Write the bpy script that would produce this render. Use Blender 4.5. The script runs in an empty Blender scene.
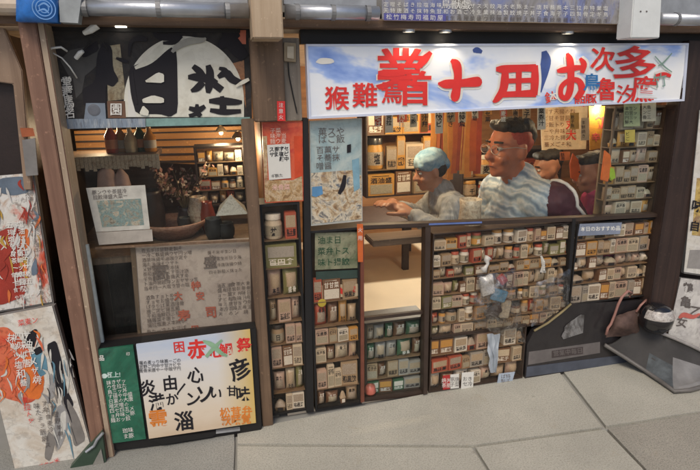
import bpy, bmesh, math, random
import numpy as np
from mathutils import Vector, Matrix
random.seed(7)
R = math.radians
scene = bpy.context.scene
COL = scene.collection

# ------------------------------------------------------------------ camera, world, sun, exposure
F_PX, YAW, PITCH, ROLL, CAM_H = 520.0, R(13.9), R(15.6), R(0.9), 1.5
_F = Vector((math.sin(YAW)*math.cos(PITCH), math.cos(YAW)*math.cos(PITCH), -math.sin(PITCH)))
_R0 = Vector((math.cos(YAW), -math.sin(YAW), 0))
_D0 = _F.cross(_R0)
_R = _R0*math.cos(ROLL) + _D0*math.sin(ROLL)
_D = _D0*math.cos(ROLL) - _R0*math.sin(ROLL)
CAM = Vector((0, -2.178, CAM_H))
cd = bpy.data.cameras.new('camera'); cam = bpy.data.objects.new('camera', cd); COL.objects.link(cam)
cd.sensor_width = 36; cd.lens = 36*F_PX/700; cd.clip_start = 0.02; cd.clip_end = 500
cam.matrix_world = Matrix(((_R.x, -_D.x, -_F.x, CAM.x), (_R.y, -_D.y, -_F.y, CAM.y), (_R.z, -_D.z, -_F.z, CAM.z), (0, 0, 0, 1)))
scene.camera = cam

SUN_EL, SUN_AZ = R(52), R(205)
w = bpy.data.worlds.new('World'); scene.world = w; w.use_nodes = True
nt = w.node_tree; bg = nt.nodes['Background']
sky = nt.nodes.new('ShaderNodeTexSky'); sky.sky_type = 'NISHITA'; sky.sun_disc = False
sky.sun_elevation = SUN_EL; sky.sun_rotation = SUN_AZ; sky.dust_density = 3.0; sky.air_density = 0.8
nt.links.new(sky.outputs[0], bg.inputs[0]); bg.inputs[1].default_value = 0.12
sd = bpy.data.lights.new('sun', 'SUN'); sd.energy = 1.5; sd.angle = R(20); sd.color = (1, .91, .77)
sun = bpy.data.objects.new('sun', sd); COL.objects.link(sun)
_sv = Vector((math.sin(SUN_AZ)*math.cos(SUN_EL), math.cos(SUN_AZ)*math.cos(SUN_EL), math.sin(SUN_EL)))
sun.rotation_euler = (-_sv).to_track_quat('-Z', 'Y').to_euler()
vs = scene.view_settings; vs.view_transform = 'Standard'; vs.look = 'None'; vs.gamma = 1; vs.use_curve_mapping = False
vs.exposure = 0.0
scene.cycles.max_bounces = 8; scene.cycles.transparent_max_bounces = 12
try: scene.cycles.use_denoising = True
except Exception: pass

# ------------------------------------------------------------------ measuring helpers: where a sight line meets a real plane
def ray(px, py): return _F + _R*((px-350)/F_PX) + _D*((py-235)/F_PX)
def at(px, py, Y=0.0):
    r = ray(px, py); return CAM + r*((Y-CAM.y)/r.y)
def ground(px, py, z=0.0):
    r = ray(px, py); return CAM + r*((z-CAM.z)/r.z)

# ------------------------------------------------------------------ materials
MATS = {}
def nodes(name):
    m = bpy.data.materials.new(name); m.use_nodes = True
    t = m.node_tree; b = t.nodes['Principled BSDF']
    return m, t, b
def coords(t, scale=(1, 1, 1), kind='Object'):
    tc = t.nodes.new('ShaderNodeTexCoord'); mp = t.nodes.new('ShaderNodeMapping'); mp.inputs['Scale'].default_value = scale
    t.links.new(tc.outputs[kind], mp.inputs[0]); return mp.outputs[0]
def ramp(t, src, stops, interp='LINEAR'):
    r = t.nodes.new('ShaderNodeValToRGB'); r.color_ramp.interpolation = interp
    e = r.color_ramp.elements
    while len(e) < len(stops): e.new(0.5)
    for k, (p, c) in enumerate(stops): e[k].position = p; e[k].color = (*c, 1)
    t.links.new(src, r.inputs[0]); return r.outputs[0]
def noise(t, vec, scale, detail=4, rough=.6, dist=0):
    n = t.nodes.new('ShaderNodeTexNoise'); n.inputs['Scale'].default_value = scale; n.inputs['Detail'].default_value = detail
    n.inputs['Roughness'].default_value = rough; n.inputs['Distortion'].default_value = dist
    t.links.new(vec, n.inputs['Vector']); return n.outputs[0]
def bump(t, b, h, strength=.3, dist=.01):
    n = t.nodes.new('ShaderNodeBump'); n.inputs['Strength'].default_value = strength; n.inputs['Distance'].default_value = dist
    t.links.new(h, n.inputs['Height']); t.links.new(n.outputs[0], b.inputs['Normal'])
def mixc(t, f, a, b_, mode='MIX'):
    m = t.nodes.new('ShaderNodeMix'); m.data_type = 'RGBA'; m.blend_type = mode
    for s, v in ((0, f), (6, a), (7, b_)):
        if hasattr(v, 'links'): t.links.new(v, m.inputs[s])
        elif s == 0: m.inputs[0].default_value = v
        else: m.inputs[s].default_value = (*v, 1)
    return m.outputs[2]
def c_mul(c, k): return tuple(min(1, x*k) for x in c)

def m_plain(name, c, rough=.6, metal=0, var=.25, scale=14, bmp=.15, coat=0, emit=0):
    if name in MATS: return MATS[name]
    m, t, b = nodes(name); v = coords(t)
    n = noise(t, v, scale, 5)
    t.links.new(ramp(t, n, [(.25, c_mul(c, 1-var)), (.75, c_mul(c, 1+var))]), b.inputs['Base Color'])
    b.inputs['Roughness'].default_value = rough; b.inputs['Metallic'].default_value = metal
    if coat: b.inputs['Coat Weight'].default_value = coat
    if bmp: bump(t, b, noise(t, v, scale*6, 3), bmp, .004)
    if emit:
        b.inputs['Emission Color'].default_value = (*c, 1); b.inputs['Emission Strength'].default_value = emit
    MATS[name] = m; return m
def m_wood(name, dark, light, axis='z', scale=1.0, rough=.6, bmp=.35):
    if name in MATS: return MATS[name]
    m, t, b = nodes(name)
    s = {'z': (34, 34, 1.6), 'x': (1.6, 34, 34), 'y': (34, 1.6, 34)}[axis]
    v = coords(t, tuple(k*scale for k in s))
    n = noise(t, v, 1.0, 6, .65, .8)
    n2 = noise(t, coords(t), 3.5, 4)
    a = ramp(t, n, [(.28, dark), (.72, light)])
    a = mixc(t, ramp(t, n2, [(.35, (0, 0, 0)), (.7, (.55, .55, .55))]), a, c_mul(dark, .8))
    n3 = noise(t, coords(t), 55, 2)
    a = mixc(t, ramp(t, n3, [(.64, (0, 0, 0)), (.72, (.5, .5, .5))]), a, c_mul(light, 1.35))
    t.links.new(a, b.inputs['Base Color']); b.inputs['Roughness'].default_value = rough
    bump(t, b, n, bmp, .004); MATS[name] = m; return m
def m_print(name, cols, scale=9, stretch=(1, 1, 1), rough=.4, coat=.0, seed=0.0, dist=1.2, interp='LINEAR', fine=.35, dark=(.05, .03, .02)):
    """a printed picture: blotches of several inks with fine detail"""
    if name in MATS: return MATS[name]
    m, t, b = nodes(name)
    tc = t.nodes.new('ShaderNodeTexCoord'); mp = t.nodes.new('ShaderNodeMapping')
    mp.inputs['Scale'].default_value = stretch; mp.inputs['Location'].default_value = (seed, seed*1.7, seed*.3)
    t.links.new(tc.outputs['Object'], mp.inputs[0]); v = mp.outputs[0]
    n = noise(t, v, scale, 7, .62, dist)
    k = len(cols)
    a = ramp(t, n, [(.28+.46*i/(k-1), c) for i, c in enumerate(cols)], interp)
    n2 = noise(t, v, scale*5, 4, .7, .5)
    a = mixc(t, ramp(t, n2, [(.52, (0, 0, 0)), (.6, (fine,)*3)]), a, dark)
    a = mixc(t, ramp(t, noise(t, v, scale*4.1, 3), [(.56, (0, 0, 0)), (.66, (fine,)*3)]), a, c_mul(cols[-1], 1.3))
    t.links.new(a, b.inputs['Base Color']); b.inputs['Roughness'].default_value = rough
    b.inputs['Coat Weight'].default_value = coat; MATS[name] = m; return m
def m_glass(name='glass', tint=(.93, .95, .94), ior=1.45, dirt=.06):
    if name in MATS: return MATS[name]
    m = bpy.data.materials.new(name); m.use_nodes = True; t = m.node_tree
    t.nodes.remove(t.nodes['Principled BSDF']); out = t.nodes['Material Output']
    tr = t.nodes.new('ShaderNodeBsdfTransparent'); tr.inputs[0].default_value = (*tint, 1)
    gl = t.nodes.new('ShaderNodeBsdfGlossy'); gl.inputs['Roughness'].default_value = .03
    fr = t.nodes.new('ShaderNodeFresnel'); fr.inputs[0].default_value = ior
    mx = t.nodes.new('ShaderNodeMixShader'); ge = t.nodes.new('ShaderNodeNewGeometry'); iv = t.nodes.new('ShaderNodeMath'); iv.operation = 'SUBTRACT'; iv.inputs[0].default_value = 1.0; t.links.new(ge.outputs['Backfacing'], iv.inputs[1])
    mu = t.nodes.new('ShaderNodeMath'); mu.operation = 'MULTIPLY'; t.links.new(fr.outputs[0], mu.inputs[0]); t.links.new(iv.outputs[0], mu.inputs[1])
    t.links.new(mu.outputs[0], mx.inputs[0]); t.links.new(tr.outputs[0], mx.inputs[1]); t.links.new(gl.outputs[0], mx.inputs[2])
    df = t.nodes.new('ShaderNodeBsdfDiffuse'); df.inputs[0].default_value = (.6, .58, .54, 1)
    v = coords(t); n = noise(t, v, 3.5, 6, .7, 1.5)
    f = ramp(t, n, [(.45, (dirt*.25,)*3), (.8, (dirt*2,)*3)])
    m2 = t.nodes.new('ShaderNodeMixShader'); t.links.new(f, m2.inputs[0]); t.links.new(mx.outputs[0], m2.inputs[1]); t.links.new(df.outputs[0], m2.inputs[2])
    t.links.new(m2.outputs[0], out.inputs[0]); MATS[name] = m; return m
def m_emit(name, c, s):
    if name in MATS: return MATS[name]
    m, t, b = nodes(name); b.inputs['Base Color'].default_value = (*c, 1)
    b.inputs['Emission Color'].default_value = (*c, 1); b.inputs['Emission Strength'].default_value = s
    MATS[name] = m; return m

# ------------------------------------------------------------------ mesh builder
class MB:
    def __init__(s): s.v = []; s.f = []; s.m = []; s.n = 0
    def lift(s):
        s.n += 1; return (s.n % 60)*5e-5    # layers of print never share a plane
    def add(s, vs, fs, mi=0):
        o = len(s.v); s.v += [tuple(p) for p in vs]; s.f += [tuple(i+o for i in f) for f in fs]; s.m += [mi]*len(fs)
    def box(s, a, b, mi=0):
        x0, y0, z0 = a; x1, y1, z1 = b
        s.add([(x0, y0, z0), (x1, y0, z0), (x1, y1, z0), (x0, y1, z0), (x0, y0, z1), (x1, y0, z1), (x1, y1, z1), (x0, y1, z1)],
              [(0, 3, 2, 1), (4, 5, 6, 7), (0, 1, 5, 4), (1, 2, 6, 5), (2, 3, 7, 6), (3, 0, 4, 7)], mi)
    def prism(s, pts, off, mi=0, side=None):
        """pts: outline in world space; off: vector to the back face"""
        n = len(pts); off = Vector(off)
        s.add(list(pts) + [Vector(p)+off for p in pts], [tuple(range(n)), tuple(range(2*n-1, n-1, -1))], mi)
        o = len(s.v)-2*n
        for i in range(n):
            j = (i+1) % n; s.f.append((o+j, o+i, o+n+i, o+n+j)); s.m.append(mi if side is None else side)
    def slab(s, px, Y, t, mi=0, side=None):
        s.prism([at(x, y, Y) for x, y in px], (0, t, 0), mi, side)
    def sheet(s, px, Y, mi=0): s.add([at(x, y, Y) for x, y in px], [tuple(range(len(px)))], mi)
    def tube(s, pts, r, n=8, mi=0, cap=True):
        pts = [Vector(p) for p in pts]; rs = r if hasattr(r, '__len__') else [r]*len(pts)
        o = len(s.v); up = Vector((.03, .07, 1)).normalized()
        for i, p in enumerate(pts):
            d = (pts[min(i+1, len(pts)-1)]-pts[max(i-1, 0)]).normalized()
            a = d.cross(up)
            if a.length < .1: a = d.cross(Vector((1, 0, 0)))
            a.normalize(); b = a.cross(d)
            for k in range(n):
                th = 2*math.pi*k/n; s.v.append(tuple(p+(a*math.cos(th)+b*math.sin(th))*rs[i]))
        for i in range(len(pts)-1):
            for k in range(n):
                j = (k+1) % n; s.f.append((o+i*n+k, o+i*n+j, o+(i+1)*n+j, o+(i+1)*n+k)); s.m.append(mi)
        if cap:
            s.f.append(tuple(o+k for k in range(n-1, -1, -1))); s.m.append(mi)
            e = o+(len(pts)-1)*n; s.f.append(tuple(e+k for k in range(n))); s.m.append(mi)
    def lathe(s, prof, c, n=20, mi=0, axis='z', a0=0, a1=2*math.pi):
        c = Vector(c); o = len(s.v); full = abs(a1-a0-2*math.pi) < 1e-6; m = n if full else n+1
        for r, h in prof:
            for k in range(m):
                th = a0+(a1-a0)*k/n; x, y = r*math.cos(th), r*math.sin(th)
                p = Vector((x, y, h)) if axis == 'z' else Vector((x, -h, y)); s.v.append(tuple(c+p))
        for i in range(len(prof)-1):
            for k in range(n):
                j = (k+1) % m; s.f.append((o+i*m+k, o+i*m+j, o+(i+1)*m+j, o+(i+1)*m+k)); s.m.append(mi)
    def build(s, name, mats, parent=None, loc=None, smooth=False, bevel=0):
        if isinstance(name, (list, tuple)):      # one part per ink or material
            for k, nm in enumerate(name):
                sub = MB(); mp = {}
                for f, m_ in zip(s.f, s.m):
                    if m_ != k: continue
                    sub.f.append(tuple(mp.setdefault(i, len(mp)) for i in f)); sub.m.append(0)
                sub.v = [s.v[i] for i in mp]
                if sub.f: sub.build(nm, mats[k], parent, loc, smooth, bevel)
            return
        me = bpy.data.meshes.new(name)
        if loc is None:
            if parent is not None: loc = Vector(parent['_o'])
            else:
                a = np.array(s.v); loc = Vector(((a[:, 0].min()+a[:, 0].max())/2, (a[:, 1].min()+a[:, 1].max())/2, a[:, 2].min()))
        loc = Vector(loc)
        me.from_pydata([tuple(Vector(p)-loc) for p in s.v], [], s.f)
        mats = mats if isinstance(mats, (list, tuple)) else [mats]
        for m in mats: me.materials.append(m)
        me.polygons.foreach_set('material_index', s.m)
        bm = bmesh.new(); bm.from_mesh(me)
        if bevel:
            bmesh.ops.remove_doubles(bm, verts=bm.verts, dist=1e-5)
            bmesh.ops.recalc_face_normals(bm, faces=bm.faces)
            bmesh.ops.bevel(bm, geom=[e for e in bm.edges if len(e.link_faces) == 2 and e.calc_face_angle(0) > .5], offset=bevel, segments=2, affect='EDGES', clamp_overlap=True)
        bm.to_mesh(me); bm.free()
        if smooth:
            for p in me.polygons: p.use_smooth = True
        me.update()
        o = bpy.data.objects.new(name, me); COL.objects.link(o)
        o['_o'] = tuple(loc)
        if parent is not None: o.parent = parent
        else: o.location = loc
        return o
def tag(o, label, cat, group=None):
    o['label'] = label; o['category'] = cat
    if group: o['group'] = group
    return o
def thing(name, label, cat, loc, group=None):
    o = bpy.data.objects.new(name, None); COL.objects.link(o); o.location = loc; o['_o'] = tuple(loc); o.empty_display_size = .05
    return tag(o, label, cat, group)
def struct(o): o['kind'] = 'structure'; return o

# ------------------------------------------------------------------ lettering from the built-in typeface
_tc = bpy.data.curves.new('lettering_source', 'FONT'); _to = bpy.data.objects.new('lettering_source', _tc); COL.objects.link(_to)
_gl = {}
def glyph(ch, off=0.0, res=3):
    k = (ch, off, res)
    if k not in _gl:
        _tc.body = ch; _tc.offset = off; _tc.resolution_u = res
        dg = bpy.context.evaluated_depsgraph_get(); dg.update()
        me = bpy.data.meshes.new_from_object(_to.evaluated_get(dg))
        _gl[k] = ([(v.co.x-.5, v.co.y-.38) for v in me.vertices], [tuple(p.vertices) for p in me.polygons]); bpy.data.meshes.remove(me)
    return _gl[k]
def ink(mb, ch, cx, cy, size, Y, ang=0, off=0.0, mi=0, sx=1.0, shear=0.0, res=3):
    vs, fs = glyph(ch, off, res); Y -= mb.lift(); ca, sa = math.cos(R(ang)), math.sin(R(ang))
    out = []
    for gx, gy in vs:
        x = (gx*sx + shear*gy)*size; y = -gy*size
        out.append(at(cx+ca*x-sa*y, cy+sa*x+ca*y, Y))
    mb.add(out, fs, mi)
def line(mb, txt, x, y, size, Y, ang=0, vert=False, pitch=1.0, **k):
    d = R(ang)
    for i, ch in enumerate(txt):
        if ch == ' ': continue
        s = i*size*pitch
        if vert: ink(mb, ch, x-math.sin(d)*s, y+math.cos(d)*s, size, Y, ang, **k)
        else: ink(mb, ch, x+math.cos(d)*s, y+math.sin(d)*s, size, Y, ang, **k)
WORDS = '醤油味噌塩拉麺餃子定食大盛焼鳥本日営業中円特製豚骨丼天麩羅蕎麦唐揚弁当海老鮮魚野菜冷酒生三四五百千珈琲甘味和菓子抹茶米飯汁'
KANA = 'ラーメンギョウザおすすめセットやきそばのりたまごサービス'
def words(n, kana=.3): return ''.join(random.choice(KANA if random.random() < kana else WORDS) for _ in range(n))
def brush(mb, pts, Y, mi=0):
    """a brush stroke: (x, y, width) in photo pixels, on the plane Y"""
    if len(pts) > 2:
        P = [np.array(p, float) for p in pts]; P = [2*P[0]-P[1]]+P+[2*P[-1]-P[-2]]; sm = []
        for i in range(1, len(P)-2):
            for k in range(4):
                t = k/4; a, b, c, d = P[i-1:i+3]; q_ = .5*(2*b+(c-a)*t+(2*a-5*b+4*c-d)*t*t+(3*b-a-3*c+d)*t**3); sm.append((q_[0], q_[1], max(.2, q_[2])))
        pts = sm+[tuple(P[-2])]
    L, Rr = [], []; Y -= mb.lift()
    for i, (x, y, wd) in enumerate(pts):
        a, b = pts[max(i-1, 0)], pts[min(i+1, len(pts)-1)]
        dx, dy = b[0]-a[0], b[1]-a[1]; l = math.hypot(dx, dy) or 1
        L.append((x-dy/l*wd/2, y+dx/l*wd/2)); Rr.append((x+dy/l*wd/2, y-dx/l*wd/2))
    n = len(pts); mb.add([at(*p, Y-i*1.2e-5) for i, p in enumerate(L)]+[at(*p, Y-i*1.2e-5) for i, p in enumerate(Rr)], [(i, i+1, n+i+1, n+i) for i in range(n-1)], mi)

# shared materials
WOODP = m_wood('reddish timber', (.17, .085, .055), (.34, .19, .125))
WOODL = m_wood('pale planed timber', (.34, .25, .17), (.55, .43, .31))
WOODB = m_wood('brown weathered timber', (.10, .06, .035), (.24, .15, .09))
WOODX = m_wood('brown beam timber', (.12, .075, .05), (.25, .16, .105), 'x')
WOODD = m_wood('dark stained timber', (.018, .009, .007), (.062, .034, .025))
BLACK = m_plain('black painted frame', (.010, .009, .009), .6, bmp=.1)
BROWNF = m_plain('dark brown frame', (.045, .028, .02), .5)
STEEL = m_plain('galvanised steel', (.50, .52, .55), .36, .75, .2, 9)
INKK = m_plain('black ink', (.010, .008, .012), .75, var=.1, bmp=0)
INKR = m_plain('red ink', (.72, .035, .03), .45, var=.12, bmp=0)
INKG = m_plain('grey ink', (.13, .11, .10), .6, bmp=0)
INKW = m_plain('white ink', (.78, .76, .70), .5, bmp=0, var=.08)
INKO = m_plain('orange ink', (.72, .22, .03), .5, bmp=0)
PAPER = m_plain('white paper', (.70, .68, .62), .7, var=.10, scale=6)
GLASS = m_glass()

# ================================================================== SETTING
# ground: one sheet to the horizon, the paving slabs lie on it with open joints
mg = m_plain('street concrete', (.30, .295, .27), .85, var=.2, scale=3)
gm = MB(); gm.add([(-150, -150, -.016), (150, -150, -.016), (150, 150, -.016), (-150, 150, -.016)], [(0, 1, 2, 3)])
_m, _t, _b = nodes('joint grout'); _b.inputs['Base Color'].default_value = (.10, .095, .085, 1); _b.inputs['Roughness'].default_value = .9
struct(gm.build('ground', mg, loc=(0, 0, 0)))

def m_slab(name, base, k):
    m, t, b = nodes(name); v = coords(t)
    big = noise(t, v, 2.2, 5, .6); sp = noise(t, v, 150, 4, .75); sp2 = noise(t, v, 320, 2, .7)
    a = ramp(t, big, [(.3, c_mul(base, .82)), (.7, c_mul(base, 1.1))])
    a = mixc(t, ramp(t, sp, [(.40, (k,)*3), (.52, (0, 0, 0))]), a, c_mul(base, .50))
    a = mixc(t, ramp(t, sp2, [(.58, (0, 0, 0)), (.68, (k,)*3)]), a, c_mul(base, 1.65))
    vo = t.nodes.new('ShaderNodeTexVoronoi'); vo.inputs['Scale'].default_value = 4.5; t.links.new(v, vo.inputs['Vector'])
    a = mixc(t, ramp(t, vo.outputs['Distance'], [(.035, (.5,)*3), (.06, (0, 0, 0))]), a, c_mul(base, .45))
    lo = noise(t, v, 9, 6, .75, .6); a = mixc(t, ramp(t, lo, [(.55, (0, 0, 0)), (.75, (.4,)*3)]), a, c_mul(base, .62))
    st = noise(t, v, 5.5, 5, .7, 1.0)
    a = mixc(t, ramp(t, st, [(.62, (0, 0, 0)), (.78, (.45,)*3)]), a, (base[0]*.75, base[1]*.62, base[2]*.45))
    t.links.new(a, b.inputs['Base Color']); b.inputs['Roughness'].default_value = .8
    bump(t, b, sp, .5, .004); return m
SL = [m_slab('granular paving', (.46, .44, .37), .6), m_slab('fine darker paving', (.36, .335, .28), .8), m_slab('grey side paving', (.33, .325, .29), .7)]
pv = MB()
slabs = [(0, [(-30, 452), (60, 446), (234, 431), (234.5, 446), (233, 480), (232, 640), (-200, 700), (-120, 520)], 2),
         (0, [(237.5, 431), (556, 368), (602, 427), (473, 445), (237.5, 443.5)], 0),
         (0, [(237.5, 446.5), (472, 448), (490, 476), (600, 640), (236, 640)], 0),
         (0, [(475.5, 447.5), (604.5, 429.5), (664, 491), (820, 640), (604, 640), (493.5, 476)], 0),
         (0, [(560, 367), (760, 327), (800, 395), (606, 426)], 0),
         (0, [(608, 429), (800, 398), (1100, 470), (1200, 640), (824, 640), (667, 491)], 1)]
for z, pp, mi in slabs:
    pts = [ground(x, y) for x, y in pp]; pv.prism(pts, (0, 0, -.05), mi)
for (xa, xb) in ((-9, -1.2), (3.6, 10)):
    for i in range(4): pv.box((xa, -.9-i*.62, -.05), (xb, -.31-i*.62, 0), 0)
struct(pv.build('pavement', SL, loc=(0, 0, 0)))

# the building: shell of the two rooms behind the shopfront
XL, XP, XR = at(52, 200).x, .20, at(668, 200).x
bd = thing('shop_building', 'low timber street shop building with two glazed bays and a brown interior', 'building', (.9, 1.5, 0))
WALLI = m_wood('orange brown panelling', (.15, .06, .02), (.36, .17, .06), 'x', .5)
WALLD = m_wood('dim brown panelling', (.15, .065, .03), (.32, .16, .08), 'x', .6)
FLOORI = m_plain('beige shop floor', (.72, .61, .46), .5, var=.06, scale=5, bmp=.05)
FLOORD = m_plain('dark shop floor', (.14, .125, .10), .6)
CEIL = m_plain('shop ceiling', (.40, .30, .2), .8)
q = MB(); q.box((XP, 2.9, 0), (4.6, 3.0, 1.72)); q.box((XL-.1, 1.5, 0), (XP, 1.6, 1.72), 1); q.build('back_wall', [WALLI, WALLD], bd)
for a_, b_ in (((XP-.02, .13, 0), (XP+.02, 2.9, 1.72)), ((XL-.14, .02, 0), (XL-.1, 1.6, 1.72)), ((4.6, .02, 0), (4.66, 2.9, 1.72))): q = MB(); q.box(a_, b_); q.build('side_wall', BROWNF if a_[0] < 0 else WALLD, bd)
q = MB(); q.box((XL-.1, .02, 1.72), (4.6, 3.0, 1.78)); q.build('ceiling', CEIL, bd)
q = MB(); q.box((-3.2, .06, 1.72), (XL-.14, .2, 1.8)); q.box((-3.2, .03, 1.80), (6.0, .18, 3.1)); q.build('upper_wall', m_plain('grey render', (.25, .24, .22), .85), bd)
q = MB(); q.box((XR+.06, .03, 0), (6, .16, 1.8)); q.box((-3.2, .5, 0), (XL-.14, .6, 1.72)); q.build('outer_wall', m_plain('dark brown boarding', (.05, .028, .02), .7), bd)
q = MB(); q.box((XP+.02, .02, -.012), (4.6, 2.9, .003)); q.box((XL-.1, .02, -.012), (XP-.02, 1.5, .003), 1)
struct(q.build('floor', [FLOORI, FLOORD], loc=(0, 0, 0)))

# timber posts, beam, joist end
o = MB(); o.slab([(9, -12), (31, -12), (98, 470), (80, 470)], -.09, .085)
LP = MB()
xa, xb = at(24, 60, -.10).x, at(42, 60, -.10).x
xb2 = at(55, 60, 0).x
LP.box((xa, -.10, 0), (xb, .02, 1.80), 0)
LP.box((xb+.0005, -.094, 0), (xb+.024, .02, 1.80), 1)
tag(LP.build('timber_post', [WOODP, WOODL], bevel=.003), 'reddish brown timber post with a pale edge left of the calligraphy window', 'post')
o = MB(); o.slab([(656, -20), (662, -20), (664, 40), (662, 125), (640, 372), (668, 366), (692, 125), (697, 40), (700, -20)], -.06, .1)
rp = MB(); xa, xb = at(663, 215, -.05).x, at(690, 215, -.05).x
rp.box((xa, -.05, 0), (xb, .03, 1.70))
tag(rp.build('timber_post', WOODD, bevel=.004), 'dark stained timber post at the right end of the wide shop window', 'post')
mp = MB(); x0, x1 = at(247, 200, -.05).x, at(259, 200, -.05).x
mp.box((x0, -.055, 0), (x1, .02, at(260, 118).z), 0)
tag(mp.build('timber_post', WOODB, bevel=.003), 'slim brown post between the left window and the narrow red display cabinet', 'post')
# upper pillar face
up = thing('pillar_head', 'broad weathered brown timber pillar head under the joist end', 'pillar', at(270, 118, 0))
q = MB(); q.box((at(251, 80).x, -.045, at(270, 121).z), (at(283, 80).x, .02, 1.70)); q.build('pillar_board', WOODB, up, bevel=.004)
q = MB(); q.box((at(283.5, 80).x, -.02, at(270, 121).z), (at(300, 80).x, .02, 1.70)); q.build('side_panel', m_wood('greyed timber', (.16, .13, .10), (.34, .29, .23)), up, bevel=.002)
q = MB(); q.slab([(284, 42), (296, 43), (296, 62), (284, 61)], -.035, .014); q.slab([(287, 46), (294, 46), (294, 59), (287, 58)], -.038, .003, 1)
q.build('meter_box', [m_plain('ochre box', (.30, .23, .14), .5), m_plain('cream box face', (.55, .48, .36), .5)], up, bevel=.001)
q = MB(); q.tube([at(288, 62, -.03), at(289, 75, -.025), at(293, 95, -.024), at(297, 113, -.024)], .0025, 6); q.build('cable', BLACK, up)
q = MB(); q.slab([(277, 101), (285, 101), (285.5, 121), (277.5, 121)], -.048, .002); 
for i in range(3): ink(q, '注意火'[i], 281, 105+i*6, 5, -.0492, mi=1)
tag(q.build('paper_slip', [INKR, INKW]), 'small red paper slip stuck on the pillar above the red poster', 'slip')

bm_ = MB()
bz0, bz1 = at(300, 27, -.08).z, at(300, 19, -.08).z
bm_.box((at(-60, 20, -.08).x, -.08, bz0), (at(760, 40, -.08).x, 0.0, bz1))
tag(bm_.build('eaves_beam', WOODX, bevel=.003), 'long brown timber beam running along the eaves above both windows', 'beam')
sf = MB(); sf.box((at(300, 36).x, -.01, at(300, 44).z), (XR+.05, .03, bz0-.001)); sf.box((XL, -.01, at(150, 32).z), (x0+.02, .03, bz0-.001))
tag(sf.build('fascia_board', BLACK), 'black fascia board behind the top edge of the two shop signs', 'fascia')
jt = MB(); a = at(253, 38, -.22); b = at(282, 0, -.22)
jt.box((a.x, -.22, a.z), (b.x, -.081, a.z+.21))
tag(jt.build('joist_end', m_wood('pale joist timber', (.42, .30, .19), (.58, .45, .31)), bevel=.004), 'pale sawn joist end jutting out above the brown pillar', 'joist')

# gutters and the things hung along the eaves
def gutter(name, xpa, xpb, label):
    t = thing(name, label, 'gutter', at((xpa+xpb)/2, 14, -.13), 'grey gutters along the eaves')
    zc = at(200, 9, -.15).z
    q = MB(); xa, xb = at(xpa, 10, -.15).x, at(xpb, 10, -.15).x
    q.tube([(xa, -.13, zc), (xb, -.13, zc)], .026, 16); q.build('pipe', STEEL, t, smooth=True)
    q = MB(); q.box((xa, -.105, zc+.03), (xb, -.075, zc+.16)); q.build('apron', m_plain('dull zinc apron', (.36, .37, .38), .5, .4), t)
    for k in range(3):
        xx = xa+(xb-xa)*(.12+.38*k); q = MB(); q.lathe([(.0285, -.008), (.0285, .008)], (0, 0, 0), 16)
        q.v = [(xx+v[2], -.13+v[0], zc+v[1]) for v in q.v]; q.build('bracket', m_plain('dark zinc', (.25, .25, .25), .5, .5), t)
gutter('gutter', 60, 249, 'round grey gutter pipe above the calligraphy window on the left')
gutter('gutter', 286, 380, 'short grey gutter pipe between the joist end and the blue banner')
gutter('gutter', 664, 790, 'grey gutter pipe at the far right beyond the white box')
nb = MB()
NBM = m_print('faded banner cloth', [(.10, .12, .30), (.22, .25, .42), (.30, .29, .30), (.20, .19, .17), (.42, .40, .36)], 6, (1, 1, .5), .8, seed=3)
nb.slab([(382, -14), (505, -12), (632, -8), (632, 24), (560, 22.5), (480, 21), (382, 19)], -.12, .006)
for r_ in range(3):
    line(nb, words(34, .1), 386, 4+r_*6.2, 5.2, -.1215, 1.1, pitch=1.28, mi=1 if r_ < 2 else 2)
nb.slab([(384, 13), (446, 14), (446, 21), (384, 20)], -.123, .002, 3); line(nb, '松竹梅寿司福助屋', 389, 16.6, 6, -.1256, 1, pitch=1.22, mi=1)
line(nb, '鳥獣戯', 446, 4, 10, -.1218, 1, mi=1)
tag(nb.build('eaves_banner', [NBM, INKW, INKG, m_plain('violet blue print', (.10, .10, .34), .6)], loc=at(500, 20, -.12)), 'faded blue grey cloth banner with small writing hung along the eaves', 'banner')
wb = thing('white_box', 'white paper covered box hanging in front of the beam at the right', 'box', at(647, 38, -.16))
q = MB(); q.slab([(635, -20), (663, -20), (660, 38), (631, 38)], -.2, .09); q.build('box_body', m_plain('white card', (.72, .74, .72), .6, var=.06), wb, bevel=.004)
q = MB(); ink(q, '•', 643, 11, 7, -.2015); ink(q, '•', 649, 11, 7, -.2015); q.build('mark', INKG, wb)

# soffit lamps above the wide sign
for k, (px, py, lb) in enumerate(((409, 31, 'left of the three lit downlights under the eaves above the sign'), (446, 32, 'middle of the three lit downlights under the eaves above the sign'), (568, 35, 'right of the three lit downlights under the eaves above the sign'))):
    p = at(px, py, -.05); zz = bz0
    t = thing('downlight', lb, 'lamp', (p.x, -.045, zz), 'downlights under the eaves')
    q = MB(); q.lathe([(.026, 0), (.026, -.010), (.021, -.010)], (p.x, -.045, zz), 18); q.build('rim', STEEL, t)
    q = MB(); q.lathe([(0.0005, -.007), (.0205, -.007)], (p.x, -.045, zz), 18); q.build('lens', m_emit('warm lamp lens', (1, .86, .6), 5), t)
    l = bpy.data.lights.new('downlight_bulb', 'SPOT'); l.energy = 2.0; l.color = (1, .85, .62); l.spot_size = R(110); l.shadow_soft_size = .02
    lo = bpy.data.objects.new('downlight_bulb', l); COL.objects.link(lo); lo.parent = t; lo.location = (0, -.02, -.02); lo.rotation_euler = (R(-10), 0, 0)

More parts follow.
